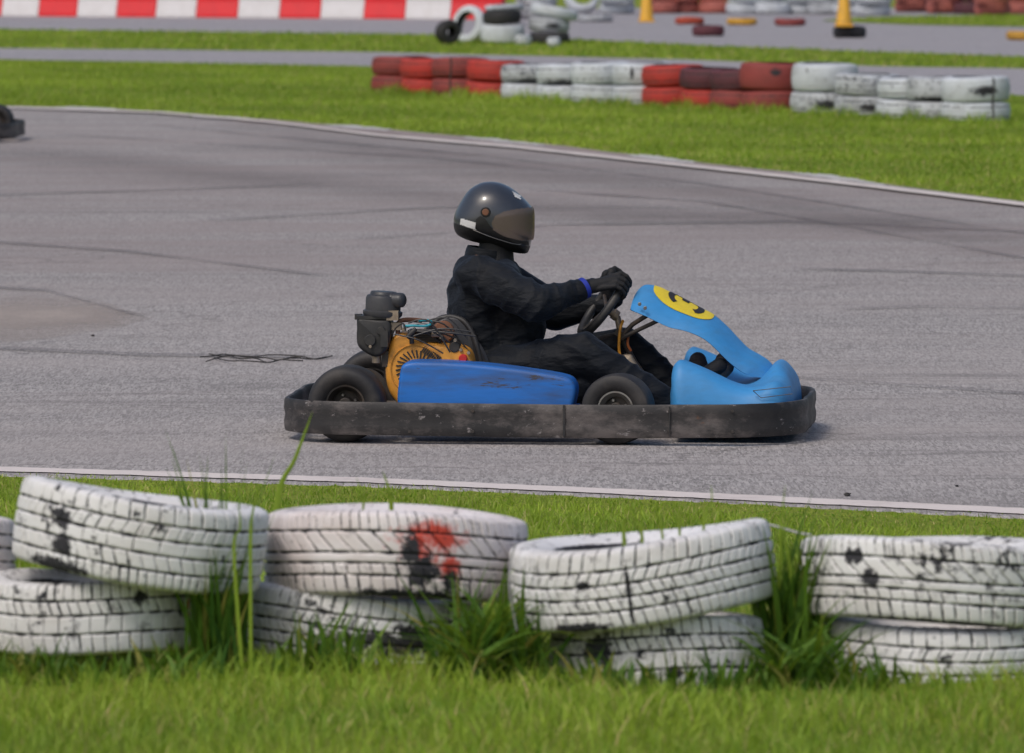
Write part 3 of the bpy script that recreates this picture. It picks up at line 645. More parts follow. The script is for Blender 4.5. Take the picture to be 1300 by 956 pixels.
def cone(px, py, z, lab):
    mb = MB(); mb.lathe((0, 0, 0), (0, 0, 1), [(.115, .03), (.108, .05), (.030, .74), (.022, .75)], 28)
    mb2 = MB(); mb2.box((0, 0, .015), (.125, .125, .015))
    c = P(px, py); r = empty('traffic_cone', (c.x, c.y+.14, z), label=lab, cat='traffic cone', group='yellow cones on the far road')
    mb.build('body', 'cone', r); mb2.build('base', 'cone', r, bevel=.004)
cone(821, 28, 0, 'yellow cone standing straight on the far asphalt')
o_c = cone(1072, 48.5, .16, 'yellow cone standing on a black tyre')

# ------------------------------------------------------------------ the kart
YAW = math.radians(5); KO = P(699, 549)
KM = Matrix.Translation(KO) @ Matrix.Rotation(-YAW, 4, 'Z'); KI = KM.inverted()
KE = KI @ Vector((0, 0, CH))
def K(px, py, y=0.0):
    d = KI.to_3x3() @ ray(px, py); t = (y-KE.y)/d.y; return KE+d*t
def K2(px, py, y=0.0): q = K(px, py, y); return (q.x, q.z)
kart = empty('go_kart', KO, -YAW, label='blue number three go kart driving right across the asphalt', cat='go kart', group='rental karts on the track')
# bumper band
xr, xf = K(366, 530, -.28).x, K(1033, 530, .22).x
hwB = .62
def loop(off, n=16):
    pts = []
    for cx_, cy_, rx, ry, a0 in ((xr+.26, -hwB+.30, .26, .30, 180), (xf-.30, -hwB+.34, .30, .34, 270), (xf-.30, hwB-.34, .30, .34, 0), (xr+.26, hwB-.30, .26, .30, 90)):
        for k in range(n+1):
            a = math.radians(a0+90*k/n); pts.append(Vector((cx_+(rx+off)*math.cos(a), cy_+(ry+off)*math.sin(a), 0)))
    out = []
    for a, b in zip(pts, pts[1:]+pts[:1]):
        m = max(1, int((b-a).length/.04))
        for k in range(m): out.append(a.lerp(b, k/m))
    return out
lo_ = loop(0)
nB = len(lo_); zt, zb = K(600, 512, -hwB).z, K(600, 554, -hwB).z
def wob(i, s): return .003*math.sin(i*.35+s)+.002*math.sin(i*.9+s*2)
nrm = [((lo_[(i+1) % nB]-lo_[i-1]).normalized().cross(Vector((0, 0, 1)))) for i in range(nB)]
mb = MB(); rings = []
prof = [(0, zb), (.004, zb+.01), (.006, (zb*.7+zt*.3)), (.001, (zb+zt)/2), (.006, (zb*.3+zt*.7)), (.004, zt-.008), (0, zt), (-.012, zt), (-.018, zt-.01), (-.018, zb+.01), (-.012, zb)]
for i in range(nB):
    rings.append([lo_[i]+nrm[i]*(o_+wob(i, z_))+Vector((0, 0, z_+.003*math.sin(i*.13))) for o_, z_ in prof])
mb.rings(rings, closed=True); mb.build('bumper', 'bumper', kart)
mb = MB()
for px_ in (520, 600, 716, 850, 930):     # seams and bolts
    for py_ in ((522, 548) if px_ != 716 else (520, 535, 550)):
        q = K(px_, py_, -hwB-.008); mb.cyl(q, (0, 1, 0), .006, .006, 10)
mb.each('bolt', 'dark_steel', kart)
mb = MB(); q = K(716, 536, -hwB-.006); mb.box((q.x, -hwB-.009, (zt+zb)/2), (.0035, .004, (zt-zb)/2-.004)); q = K(850, 536, -hwB-.006); mb.box((q.x, -hwB-.009, (zt+zb)/2), (.002, .004, (zt-zb)/2-.006))
mb.each('seam', 'black_plastic', kart)
# chassis
mb = MB()
for sy in (-1, 1):
    mb.tube(spline([(xr+.16, sy*.33, .09), (-.35, sy*.33, .075), (.1, sy*.34, .07), (.45, sy*.25, .07), (xf-.25, sy*.22, .08)], 5), .016, 10)
    mb.tube([(xr+.02, sy*.3, .09), (xr+.18, sy*.33, .09)], .014); mb.tube([(xf-.26, sy*.22, .08), (xf-.03, sy*.2, .09)], .014)
    mb.tube([(-.35, sy*.33, .08), (-.3, sy*(hwB-.02), .09)], .013); mb.tube([(.2, sy*.33, .08), (.2, sy*(hwB-.02), .09)], .013)
for x_ in (xr+.2, -.3, .2, .5): mb.tube([(x_, -.33, .075), (x_, .33, .075)], .014)
mb.build('frame', 'dark_steel', kart)
mb = MB(); mb.box(((.0+xf-.2)/2+.05, 0, .052), ((xf-.25)/2, .24, .002)); mb.build('floor_tray', 'dark_steel', kart, smooth=False)
# wheels
def wheel(x, y, z, R, W, steer=0, side=-1):
    mbt = MB(); hw = W/2; rr = R*.50
    mbt.lathe((0, 0, 0), (0, 1, 0), [(rr, -hw*.66), (rr+.006, -hw*.82), (R*.72, -hw), (R*.86, -hw*.99), (R*.955, -hw*.88), (R*.992, -hw*.66), (R, -hw*.3), (R, hw*.3), (R*.992, hw*.66), (R*.955, hw*.88), (R*.86, hw*.99), (R*.72, hw), (rr+.006, hw*.82), (rr, hw*.66)], 72, cap=False)
    r = empty('wheel', (x, y, z)); r.parent = kart; r.rotation_euler = (0, 0, steer)
    mbt.build('tyre', 'slick', r)
    m = MB()
    m.lathe((0, 0, 0), (0, 1, 0), [(rr+.004, -hw*.74), (rr+.004, -hw*.66), (rr-.006, -hw*.60), (rr-.014, -hw*.2), (rr-.014, hw*.2), (rr-.006, hw*.6), (rr+.004, hw*.66), (rr+.004, hw*.74), (rr-.004, hw*.7), (rr-.018, hw*.5), (rr-.02, 0), (rr-.018, -hw*.5), (rr-.003, -hw*.74), (rr+.004, -hw*.74)], 48, cap=False)
    m.build('rim', 'steel' if R < .135 else 'dark_steel', r)
    h = MB(); h.cyl((0, side*hw*.1, 0), (0, 1, 0), rr-.018, .012, 32); h.cyl((0, side*hw*.3, 0), (0, 1, 0), .025, W*.45, 20); h.cyl((0, side*hw*.62, 0), (0, 1, 0), .012, .02, 6)
    h.build('hub', 'dark_steel', r)
    nb = MB()
    for k in range(4):
        a = k*PI/2+.4; nb.cyl((.035*math.cos(a), side*(hw*.1+.012), .035*math.sin(a)), (0, 1, 0), .006, .016, 6)
    nb.each('nut', 'steel', r); return r
wr = K(437, 505, -.56); wf = K(781, 520, -.53)
wheel(K(440, 505, -.50).x, -.475, .141, .141, .205); wheel(K(440, 505, -.50).x, .475, .141, .141, .205, side=1)
wheel(K(785, 505, -.53).x, -.53, .131, .131, .13, math.radians(-9)); wheel(K(785, 505, -.53).x, .53, .131, .131, .13, math.radians(-9), side=1)
xa, xw = K(440, 505, -.5).x, K(785, 505, -.53).x
mb = MB(); mb.tube([(xa, -.5, .141), (xa, .5, .141)], .02, 16); mb.cyl((xa, .12, .141), (0, 1, 0), .09, .006, 40); mb.cyl((xa, -.2, .141), (0, 1, 0), .08, .008, 24); mb.build('rear_axle', 'dark_steel', kart)
mb = MB()
for sy in (-1, 1):
    mb.tube([(xw, sy*.26, .10), (xw, sy*.50, .13)], .011); mb.tube([(xw-.06, sy*.05, .12), (xw-.07, sy*.45, .13)], .007)
mb.each('front_axle', 'dark_steel', kart)
# side pods
ys0, ys1 = -.56, -.38
pod = [K2(x_, y_, ys0+.02) for x_, y_ in ((516, 522), (507, 519), (505, 508), (505.5, 495), (508, 474), (511, 464), (520, 459.5), (545, 459), (590, 461), (640, 466), (690, 473), (718, 478.5), (727, 484), (731, 494), (729.5, 508), (726, 518), (716, 522))]
for sy in (-1, 1):
    mb = MB(); a, b = (ys0, ys1) if sy < 0 else (-ys1, -ys0); inflate(mb, pod, a, b, .016, 5, 4); o = mb.build('side_pod', 'blue', kart)
# nose fairing: lower body, loft across the kart
NY = -.42
def res(pts, n=56):
    s = spline([(a, 0, b) for a, b in pts], 8); L = [0]
    for i in range(1, len(s)): L.append(L[-1]+(s[i]-s[i-1]).length)
    q = np.linspace(0, L[-1], n); return np.c_[np.interp(q, L, [p.x for p in s]), np.interp(q, L, [p.z for p in s])]
n_out = [(852, 478), (853.5, 469), (857, 462), (864, 458), (878, 462), (898, 470), (915, 478), (930, 485), (945, 490), (960, 492), (975, 490), (987, 485), (997, 485), (1004, 491), (1009, 503), (1011, 520)]
n_mid = [(852, 513), (870, 512), (890, 508), (903, 501), (915, 494), (930, 489), (945, 486), (957, 483), (967, 478), (976, 469), (984, 461), (992, 459), (1001, 466), (1008, 480), (1012, 500), (1014, 520)]
def hcurve(pts, y):
    q = [K2(a, b, y) for a, b in pts]; sp_ = spline([(a, 0, b) for a, b in q], 6); return [p.x for p in sp_], [p.z for p in sp_]
OX, OZ = hcurve(n_out, NY); MX, MZ = hcurve(n_mid, 0.0)
TS = np.concatenate([[0, .004, .012, .024], np.linspace(.04, .93, 58), [.95, .965, .978, .988, .995, 1.0]])
rs = []
for k in range(61):
    y = -.5+k/60; ay = abs(y); t = min(1, max(0, (.36-ay)/.24)); t = t*t*(3-2*t)
    x0 = OX[0]*(1-t)+MX[0]*t; x1 = OX[-1]*(1-t)+MX[-1]*t-.05*(ay/.5)**3
    e = max(0, (ay-.41)/.09); e_ = math.sqrt(max(0, 1-e**2.2)); top = []
    for q in TS:
        x = x0+(x1-x0)*q
        z = float(np.interp(OX[0]+(OX[-1]-OX[0])*q, OX, OZ))*(1-t)+float(np.interp(MX[0]+(MX[-1]-MX[0])*q, MX, MZ))*t
        z = .05+(z-.05)*(.35+.65*e_)
        xm = (x0+x1)/2; top.append(Vector((xm+(x-xm)*(.86+.14*e_), y*.96, z)))
    lo = [Vector((p.x, p.y, .045)) for p in (top[-1], top[len(top)*2//3], top[len(top)//3], top[0])]
    rs.append(top+lo)
mb = MB(); mb.rings(rs); nose = mb.build('nose_fairing', 'sky', kart)
mb = MB()      # moulded line panel on the side
ln = [K(a, b, NY-.058) for a, b in ((956, 496), (1004, 491), (1006, 500), (966, 505), (956, 496))]
mb.tube(ln, .0016, 6); mb.build('moulded_line', 'dark_steel', nose)
# number panel (steering fairing)
ridge = [(806, 374), (812, 366), (820, 361.5), (834, 363.5), (848, 370), (866, 379), (890, 392), (905, 399), (922, 413), (938, 430), (950, 442), (964, 450), (976, 458), (986, 470), (991, 478)]
nearE = [(800, 393), (803, 395), (808, 397), (820, 402), (836, 410), (850, 416), (866, 419.5), (880, 424), (894, 431), (906, 441), (918, 453), (930, 464), (944, 474), (958, 479.5), (974, 481)]
def respl(pts, n): 
    a = res(pts, n); return a
RD = res([K2(a, b, -.01) for a, b in ridge], 60); NE_ = res([K2(a, b, -.19) for a, b in nearE], 60)
def panel_pt(u, v, off=0.0):
    """u 0..1 along, v -1 (near edge) .. 1 (far edge)"""
    fu = u*59; i = min(58, int(fu)); f = fu-i
    r = RD[i]*(1-f)+RD[i+1]*f; n = NE_[i]*(1-f)+NE_[i+1]*f
    a = abs(v); hwid = .19*(1-.25*max(0, u-.85)/.15)
    k = .45*a+.55*(1-math.sqrt(max(0, 1-a*a*.98)))/(1-math.sqrt(.02))
    x = r[0]+(n[0]-r[0])*k; z = r[1]+(n[1]-r[1])*k; y = hwid*v*(1-.10*a)
    return Vector((x, y, z))
def panel_n(u, v):
    e = .004; a = panel_pt(min(1, u+e), v)-panel_pt(max(0, u-e), v); b = panel_pt(u, min(1, v+e))-panel_pt(u, max(-1, v-e)); q = a.cross(b).normalized(); return q if q.z > 0 else -q
nu, nv = 60, 30; top = [[panel_pt(i/nu, -1+2*j/nv) for j in range(nv+1)] for i in range(nu+1)]
bot = [[top[i][j]-panel_n(i/nu, -1+2*j/nv)*.005 for j in range(nv, -1, -1)] for i in range(nu+1)]
mb = MB(); mb.rings([t+b for t, b in zip(top, bot)]); panel = mb.build('number_panel', 'sky', kart)
def on_panel(u, v, off): return panel_pt(u, v)+panel_n(u, v)*off
# yellow sticker: oval laid on the panel
mb = MB(); vs = []; fs = []; uc, vc, ru, rv = .315, -.13, .185, .5
for i in range(13):
    for k in range(48):
        a = 2*PI*k/48; q = i/12; ex = .75
        cu_, cv_ = math.copysign(abs(math.cos(a))**ex, math.cos(a)), math.copysign(abs(math.sin(a))**ex, math.sin(a))
        vs.append(on_panel(uc+ru*q*cu_, vc+rv*q*cv_, .0025))
        if i: fs.append(((i-1)*48+k, (i-1)*48+(k+1) % 48, i*48+(k+1) % 48, i*48+k))
mb.add(vs, fs); st = mb.build('number_sticker', 'yellow', panel); st.data.materials[0] = MT['yellow']
# the digit 3: up = towards the driver (-u), left = near side (-v)
def stroke(mb, pts, wd):
    n = len(pts)
    vs = []
    for i in range(n):
        a, b = pts[max(0, i-1)], pts[min(n-1, i+1)]; t = (b-a); t = Vector((t.x, t.y)).normalized(); p = Vector((-t.y, t.x))
        w_ = wd[i] if isinstance(wd, list) else wd
        for s_ in (-1, -.33, .33, 1): vs.append(pts[i]+p*w_*s_)
    out = []
    for q in vs:       # (gx right, gy up) in metres -> u, v
        out.append(on_panel(uc+.01-q.y/.56, vc+.02+q.x/.16, .0042))
    mb.add(out, [(i*4+k, i*4+k+1, i*4+k+5, i*4+k+4) for i in range(n-1) for k in range(3)])
mb = MB()
def arc(cx_, cy_, rx, ry, a0, a1, n=14): return [Vector((cx_+rx*math.cos(math.radians(a0+(a1-a0)*k/n)), cy_+ry*math.sin(math.radians(a0+(a1-a0)*k/n)))) for k in range(n+1)]
stroke(mb, arc(-.004, .026, .036, .024, 165, -90), .0105); stroke(mb, arc(-.004, -.026, .040, .028, 90, -165), .0115)
mb.build('digit', 'ink', st)
mb = MB()
for (a, b) in ((812, 386), (819, 391)):
    q = K(a, b, -.183); mb.cyl(q, (0, 1, .2), .007, .008, 12)
mb.each('fixing_bolt', 'steel', panel)
mb = MB()
for sy in (-.09, .09):
    mb.tube([K(787, 430, sy*.4), K(803, 412, sy*.6), K(822, 400, sy*.8)], .009); mb.tube([K(786, 431, sy*.4), K(808, 420, sy), K(842, 404, sy)], .008)
mb.each('panel_bracket', 'dark_steel', kart)
# steering
wc = K(765, 388, 0); wn = Vector((-.77, -.20, .58)).normalized(); wy = Vector((-.12, 1, .18)); wy = (wy-wn*wy.dot(wn)).normalized(); wu = wy.cross(wn).normalized(); wu = wu if wu.z > 0 else -wu
WR = .132
def ringp(a): return wc+(wy*math.cos(a)+wu*math.sin(a))*WR
sw = empty('steering_wheel', wc); sw.parent = kart
mb = MB(); mb.tube([ringp(2*PI*k/64)-wc for k in range(64)], .0165, 14, True); mb.build('grip_ring', 'black_plastic', sw)
mb = MB()
for a in (0.15, PI-.15, -PI/2): mb.tube([(ringp(a)-wc)*.97, -wn*.02], .008)
mb.cyl(-wn*.02, wn, .03, .012); mb.each('spoke', 'dark_steel', sw)
mb = MB(); c0 = wc-wn*.02; mb.tube([c0, c0-wn*.03], .016, 14); mb.tube([c0-wn*.03, c0-wn*.05], .021, 14); mb.tube([c0-wn*.05, K(788, 425, 0)], .012, 12)
mb.build('steering_hub', 'brass', kart)
mb = MB(); mb.tube([K(786, 422, -.0), K(795, 440, 0), K(826, 496, 0)], .0105, 12); mb.tube([K(783, 424, -.01), K(765, 428, -.06), K(752, 432, -.12)], .008); mb.box(K(788, 424, 0), (.022, .03, .012), Matrix.Rotation(.6, 3, 'Y')); mb.build('steering_column', 'dark_steel', kart)
mb = MB(); mb.tube(spline([K(791, 407, -.03), K(787, 420, -.05), K(786, 445, -.05), K(791, 458, -.05), K(799, 470, -.04), K(806, 478, -.03)], 6), .0055, 8); mb.build('throttle_hose', 'amber', kart)
mb = MB(); mb.tube(spline([K(798, 424, -.02), K(797, 437, -.03), K(801, 445, -.02)], 6), .005, 8); mb.tube(spline([K(800, 458, -.03), K(807, 465, -.05), K(810, 470, -.05)], 6), .003, 6); mb.each('brake_cable', 'copper', kart)
mb = MB(); tank = [K2(a, b, -.02) for a, b in ((781, 500), (784, 462), (788, 452), (800, 450), (806, 458), (829, 500))]
inflate(mb, tank, -.09, .09, .02, 4, 3); mb.build('fuel_tank', 'tank', kart)
mb = MB()
for sy in (-.14, .14):
    mb.tube([(K(905, 500, sy).x, sy, .07), (K(905, 500, sy).x-.02, sy, .2)], .008); mb.box((K(905, 500, sy).x-.025, sy, .2), (.01, .04, .03))
mb.each('pedal', 'dark_steel', kart)
# seat
mb = MB(); sp = [K(574, 402, -.0), K(572, 425, 0), K(578, 455, 0), K(592, 490, 0), K(615, 512, 0), K(650, 516, 0), K(690, 510, 0), K(705, 500, 0)]
sps = spline([(p.x, 0, p.z) for p in sp], 5)
def seat_ring(i, off):
    p = sps[i]; t = (sps[min(len(sps)-1, i+1)]-sps[max(0, i-1)]).normalized(); n = Vector((-t.z, 0, t.x)); n = n if n.x > 0 or n.z > 0 else -n
    n = Vector((abs(n.x)*.8+.1, 0, abs(n.z))).normalized(); out = []
    f = i/(len(sps)-1); wl = .155+.055*math.sin(f*PI)+.0; dp = .05+.09*math.sin(min(1, f*1.4)*PI)
    for k in range(17):
        a = -1+2*k/16; out.append(p+Vector((0, a*(wl+off), 0))+n*(dp*abs(a)**2.6)-n*off)
    return out
rings = [seat_ring(i, 0)+seat_ring(i, .009)[::-1] for i in range(len(sps))]
mb.rings(rings); mb.build('seat', 'grey_plastic', kart)
mb = MB(); mb.tube(spline([K(541, 425, -.16), K(548, 412, -.17), K(560, 404, -.17), K(575, 402.5, -.17), K(590, 409, -.18), K(600, 424, -.19), K(606, 442, -.2), K(612, 470, -.2)], 5), .011, 10); mb.build('seat_rail', 'black_plastic', kart)
mb = MB(); inflate(mb, [K2(a, b, -.19) for a, b in ((546, 430), (550, 413), (561, 405), (575, 403), (590, 409), (600, 424), (606, 445), (612, 475), (600, 490), (570, 480))], -.185, -.165, .008, 3, 4); mb.build('seat_wing', 'grey_plastic', kart)
# engine ------------------------------------------------------------
EY = -.36
eng = empty('engine', K(530, 500, EY)); eng.parent = kart; E0 = K(530, 500, EY)
def EK(px, py, y=EY): return K(px, py, y)-E0
def EK2(px, py, y=EY): q = EK(px, py, y); return (q.x, q.z)
mb = MB(); sh = [EK2(a, b) for a, b in ((490, 470), (492, 452), (498, 430), (508, 422), (522, 424), (534, 434), (550, 435), (570, 437), (590, 441), (599, 452), (601, 475), (590, 505), (560, 522), (520, 522), (500, 505), (492, 488))]
inflate(mb, sh, -.035, .12, .022, 5, 4); shr = mb.build('fan_shroud', 'orange', eng)
mb = MB(); fc_ = EK(527, 469, EY-.035)
for k in range(26):
    a = 2*PI*k/26; ca, sa = math.cos(a), math.sin(a); R_ = Matrix.Rotation(-a-.25, 3, 'Y')
    mb.box((fc_.x+.058*ca, -.037, fc_.z+.058*sa), (.015, .003, .0026), R_)
for r0, c_, rot in ((0, (542, 446), .3), (1, (553, 453), .75)):
    q = EK(*c_, EY-.035)
    for k in range(5):
        R_ = Matrix.Rotation(.62, 3, 'Y'); d_ = R_ @ Vector((1, 0, 0)); e_ = R_ @ Vector((0, 0, 1))
        mb.box((q.x+d_.x*(k-2)*.008, -.037, q.z+d_.z*(k-2)*.008), (.0022, .003, .012), R_)
mb.build('vent_slot', 'ink', shr)
mb = MB(); mb.lathe((fc_.x, -.038, fc_.z), (0, 1, 0), [(.088, 0), (.092, -.003), (.094, 0), (.092, .003), (.088, 0)], 56, cap=False); mb.lathe((fc_.x, -.038, fc_.z), (0, 1, 0), [(.038, 0), (.03, -.006), (.001, -.006)], 30)
mb.build('starter_ring', 'orange', shr)
mb = MB(); q = EK(588, 455, EY-.04); mb.cyl(q, (0, 1, 0), .016, .03, 20, .2); mb.build('stop_switch', 'red', eng)
mb = MB()      # air filter housing
a0 = EK(486, 395)
mb.lathe(a0, (0.06, 0, 1), [(.068, -.02), (.074, -.012), (.074, 0), (.066, .004), (.066, .048), (.062, .058), (.052, .062), (.05, .070), (.046, .074), (.002, .074)], 40)
mb.build('air_filter', 'grey_plastic', eng)
mb = MB(); q = EK(503, 381, EY-.03); mb.lathe(q, (1, -.35, 0), [(.028, -.04), (.028, .015), (.026, .028), (.018, .035), (.002, .037)], 28); mb.lathe(q, (1, -.35, 0), [(.029, -.02), (.031, -.014), (.029, -.008)], 28, cap=False)
mb.build('filter_intake', 'grey_plastic', eng)
mb = MB()
inflate(mb, [EK2(a, b) for a, b in ((457, 402), (480, 404), (497, 406), (497, 432), (490, 447), (478, 452), (462, 444), (455, 434), (455, 415))], -.06, .07, .014, 3, 3)
mb.box(EK(474, 402), (.058, .06, .006)); mb.box(EK(455, 402), (.012, .02, .010)); mb.cyl(EK(470, 432, EY-.06), (0, 1, 0), .022, .02); mb.cyl(EK(484, 420, EY-.062), (0, 1, 0), .016, .02)
mb.box(EK(488, 430, EY-.065), (.014, .012, .03))
mb.build('carburettor', 'black_plastic', eng)
mb = MB(); mb.box(EK(499, 400, EY-.03), (.022, .03, .018)); mb.cyl(EK(470, 440, EY-.075), (0, 1, 0), .006, .01, 6); mb.box(EK(503, 414, EY-.02), (.02, .02, .014)); mb.cyl(EK(553, 424, EY-.03), (1, 0, 0), .012, .03); mb.cyl(EK(478, 456, EY-.02), (0, 0, 1), .017, .03)
for a, b in ((512, 418), (540, 418), (560, 428), (578, 432), (585, 444), (595, 448)): mb.cyl(EK(a, b, EY-.04), (0, 1, 0), .007, .02, 6)
mb.each('bracket', 'brass', eng)
mb = MB()
for k in range(6): mb.box(EK(540, 432-k*2.6, EY+.05), (.062, .05, .0022))
mb.box(EK(540, 425, EY+.05), (.05, .04, .02)); mb.cyl(EK(578, 440, EY), (0, 1, 0), .02, .08); mb.box(EK(500, 480, EY+.07), (.03, .07, .08)); mb.box(EK(490, 455, EY), (.012, .03, .03))
mb.build('cylinder_block', 'dark_steel', eng, bevel=.001)
mb = MB(); mb.lathe(EK(562, 422, EY+.09), (.2, -1, .15), [(.03, -.06), (.042, -.045), (.042, .03), (.036, .04), (.002, .042)], 28); mb.tube(spline([EK(505, 425, EY-.02), EK(506, 410, EY-.02), EK(515, 406, EY), EK(535, 407, EY+.04)], 4), .009)
mb.build('exhaust', 'rust', eng)
mb = MB(); mb.tube(spline([EK(512, 414, EY-.05), EK(525, 413.5, EY-.05), EK(538, 414, EY-.05), EK(546, 412, EY-.05), EK(547, 408, EY-.05), EK(542, 406.5, EY-.04), EK(532, 407, EY-.03)], 6), .0045, 8); mb.build('fuel_hose', 'cyan', eng)
mb = MB(); mb.tube([EK(517, 429, EY-.06), EK(523, 422, EY-.06), EK(528, 417, EY-.06)], [.010, .011, .008], 10); mb.tube([EK(522, 425, EY-.055), EK(523, 436, EY-.05)], .009)
mb.build('starter_handle', 'black_plastic', eng)
mb = MB(); random.seed(3)
for k in range(11):
    a = (random.uniform(500, 545), random.uniform(404, 430)); b = (random.uniform(555, 604), random.uniform(418, 450)); y_ = EY-.05+random.uniform(-.02, .05)
    mb.tube(spline([EK(*a, y_), EK((a[0]+b[0])/2, min(a[1], b[1])+random.uniform(-8, 12), y_-.01), EK(*b, y_)], 6), random.choice((.0022, .003, .0035)), 6)
mb.tube(spline([EK(498, 425, EY-.05), EK(503, 416, EY-.06), EK(512, 411, EY-.06), EK(515, 420, EY-.06)], 5), .003, 6)
mb.each('cable', 'black_plastic', eng)

# ------------------------------------------------------------------ the driver
def capsule(mb, p0, p1, r0, r1, sy=1.0, n=16, m=5):
    p0, p1 = Vector(p0), Vector(p1); a = (p1-p0).normalized(); x = a.cross(Vector((0, 1, 0)))
    x = x.normalized() if x.length > .05 else Vector((1, 0, 0)).cross(a).normalized(); y = a.cross(x).normalized()
    rings = []
    for k in range(m): t = (k+.35)/(m-.0)*PI/2; rings.append((p0-a*r0*math.cos(t), r0*math.sin(t)))
    rings.append((p0, r0)); rings.append((p1, r1))
    for k in range(m-1, -1, -1): t = (k+.35)/(m-.0)*PI/2; rings.append((p1+a*r1*math.cos(t), r1*math.sin(t)))
    mb.rings([[c+(x*math.cos(2*PI*k/n)+y*sy*math.sin(2*PI*k/n))*r for k in range(n)] for c, r in rings])
def voxel(mb, name, mat, parent, vs=.008, smooth=6, folds=None):
    o = mesh_obj(name, mb.v, mb.f, mat); fixn(o)
    m = o.modifiers.new('r', 'REMESH'); m.mode = 'VOXEL'; m.voxel_size = vs; m.use_smooth_shade = True
    s_ = o.modifiers.new('s', 'SMOOTH'); s_.factor = .5; s_.iterations = smooth
    dg = bpy.context.evaluated_depsgraph_get(); me = bpy.data.meshes.new_from_object(o.evaluated_get(dg))
    old = o.data; o.modifiers.clear(); o.data = me; bpy.data.meshes.remove(old); me.name = name
    if folds:
        n = len(me.vertices); co = np.empty(n*3); me.vertices.foreach_get('co', co); co = co.reshape(-1, 3)
        no = np.empty(n*3); me.vertex_normals.foreach_get('vector', no); no = no.reshape(-1, 3)
        co = co+no*folds(co)[:, None]; me.vertices.foreach_set('co', co.ravel()); me.update()
    me.polygons.foreach_set('use_smooth', [True]*len(me.polygons))
    if not me.materials:
        me.materials.append(MT[mat])
    if parent is not None: o.parent = parent
    return o
HY = 0.0
hip = {s: K(616, 480, s*.10) for s in (-1, 1)}
knee = {-1: K(738, 450, -.20), 1: K(795, 437, .12)}
ank = {-1: K(834, 502, -.19), 1: K(858, 492, .10)}
sho = {-1: K(609, 350, -.175), 1: K(622, 346, .165)}
elb = {-1: K(682, 386, -.24), 1: K(705, 396, .20)}
handA = {-1: 2.30, 1: .62}
hc = {-1: K(766, 354, -.09), 1: K(797, 376, .105)}
wri = {-1: K(741, 366, -.135), 1: K(772, 386, .14)}
mb = MB()
# torso: stacked ellipses from pelvis to neck
tor = [((624, 492), .115, .16), ((617, 465), .118, .158), ((611, 435), .115, .152), ((608, 405), .112, .158), ((610, 378), .112, .172), ((612, 358), .102, .178), ((616, 342), .082, .14), ((620, 331), .06, .075), ((624, 318), .052, .058), ((627, 300), .05, .055)]
rings = []
cs = [(K(*p, 0), a, b) for p, a, b in tor]
cc = spline([(c.x, a, c.z) for c, a, b in cs], 4); bb = spline([(b, 0, 0) for c, a, b in cs], 4)
for q, b in zip(cc, bb):
    rings.append([Vector((q.x+q.y*math.cos(2*PI*k/28), b.x*math.sin(2*PI*k/28), q.z)) for k in range(28)])
mb.rings(rings)
hd = K(628, 277, 0)
def ell(mb, c, rx, ry, rz, rot=None, n=20):
    rings = []
    for i in range(1, 12):
        t = PI*i/12; rings.append([Vector(c)+(rot or Matrix.Identity(3)) @ Vector((rx*math.sin(t)*math.cos(2*PI*k/n), ry*math.sin(t)*math.sin(2*PI*k/n), rz*math.cos(t))) for k in range(n)])
    mb.rings(rings)
ell(mb, hd+Vector((.0, 0, .015)), .098, .078, .10); ell(mb, hd+Vector((.03, 0, -.05)), .062, .058, .06)       # head, jaw
ell(mb, hd+Vector((.098, 0, -.018)), .016, .013, .022); ell(mb, hd+Vector((.088, 0, .015)), .016, .05, .012)   # nose, brow
ell(mb, hd+Vector((.09, 0, -.05)), .012, .024, .008)
for s in (-1, 1):
    ell(mb, hd+Vector((0, s*.078, -.005)), .018, .008, .03)
    kr = .088 if s < 0 else .066
    capsule(mb, hip[s], knee[s], .105, kr); capsule(mb, knee[s], knee[s].lerp(ank[s], .45), kr, .072 if s < 0 else .063); capsule(mb, knee[s].lerp(ank[s], .4), ank[s], .072 if s < 0 else .063, .055)
    toe = K(885 if s > 0 else 915, 464, s*.13+.0)
    hl = ank[s]+Vector((.03, 0, -.03)); capsule(mb, ank[s], hl, .045, .04); capsule(mb, hl, toe, .038, .032)
    capsule(mb, sho[s]+Vector((-.0, -s*.03, .0)), sho[s].lerp(elb[s], .5), .080, .078); capsule(mb, sho[s].lerp(elb[s], .45), elb[s], .078, .074)
    capsule(mb, elb[s], elb[s].lerp(wri[s], .5), .073, .056); capsule(mb, elb[s].lerp(wri[s], .45), wri[s], .056, .038)
    capsule(mb, wri[s], wri[s].lerp(hc[s], .45), .026, .026)
capsule(mb, K(642, 372, -.05), K(655, 415, -.02), .095, .115); capsule(mb, K(700, 480, -.17), K(735, 492, -.19), .07, .06); capsule(mb, K(602, 370, -.02), K(605, 430, 0), .105, .11); capsule(mb, K(618, 484, 0), K(640, 480, 0), .12, .11)
for s in (-1, 1):
    capsule(mb, K(599, 347, s*.05), K(601, 351, s*.13), .075, .075); capsule(mb, K(640, 349, s*.05), K(640, 354, s*.12), .065, .065)
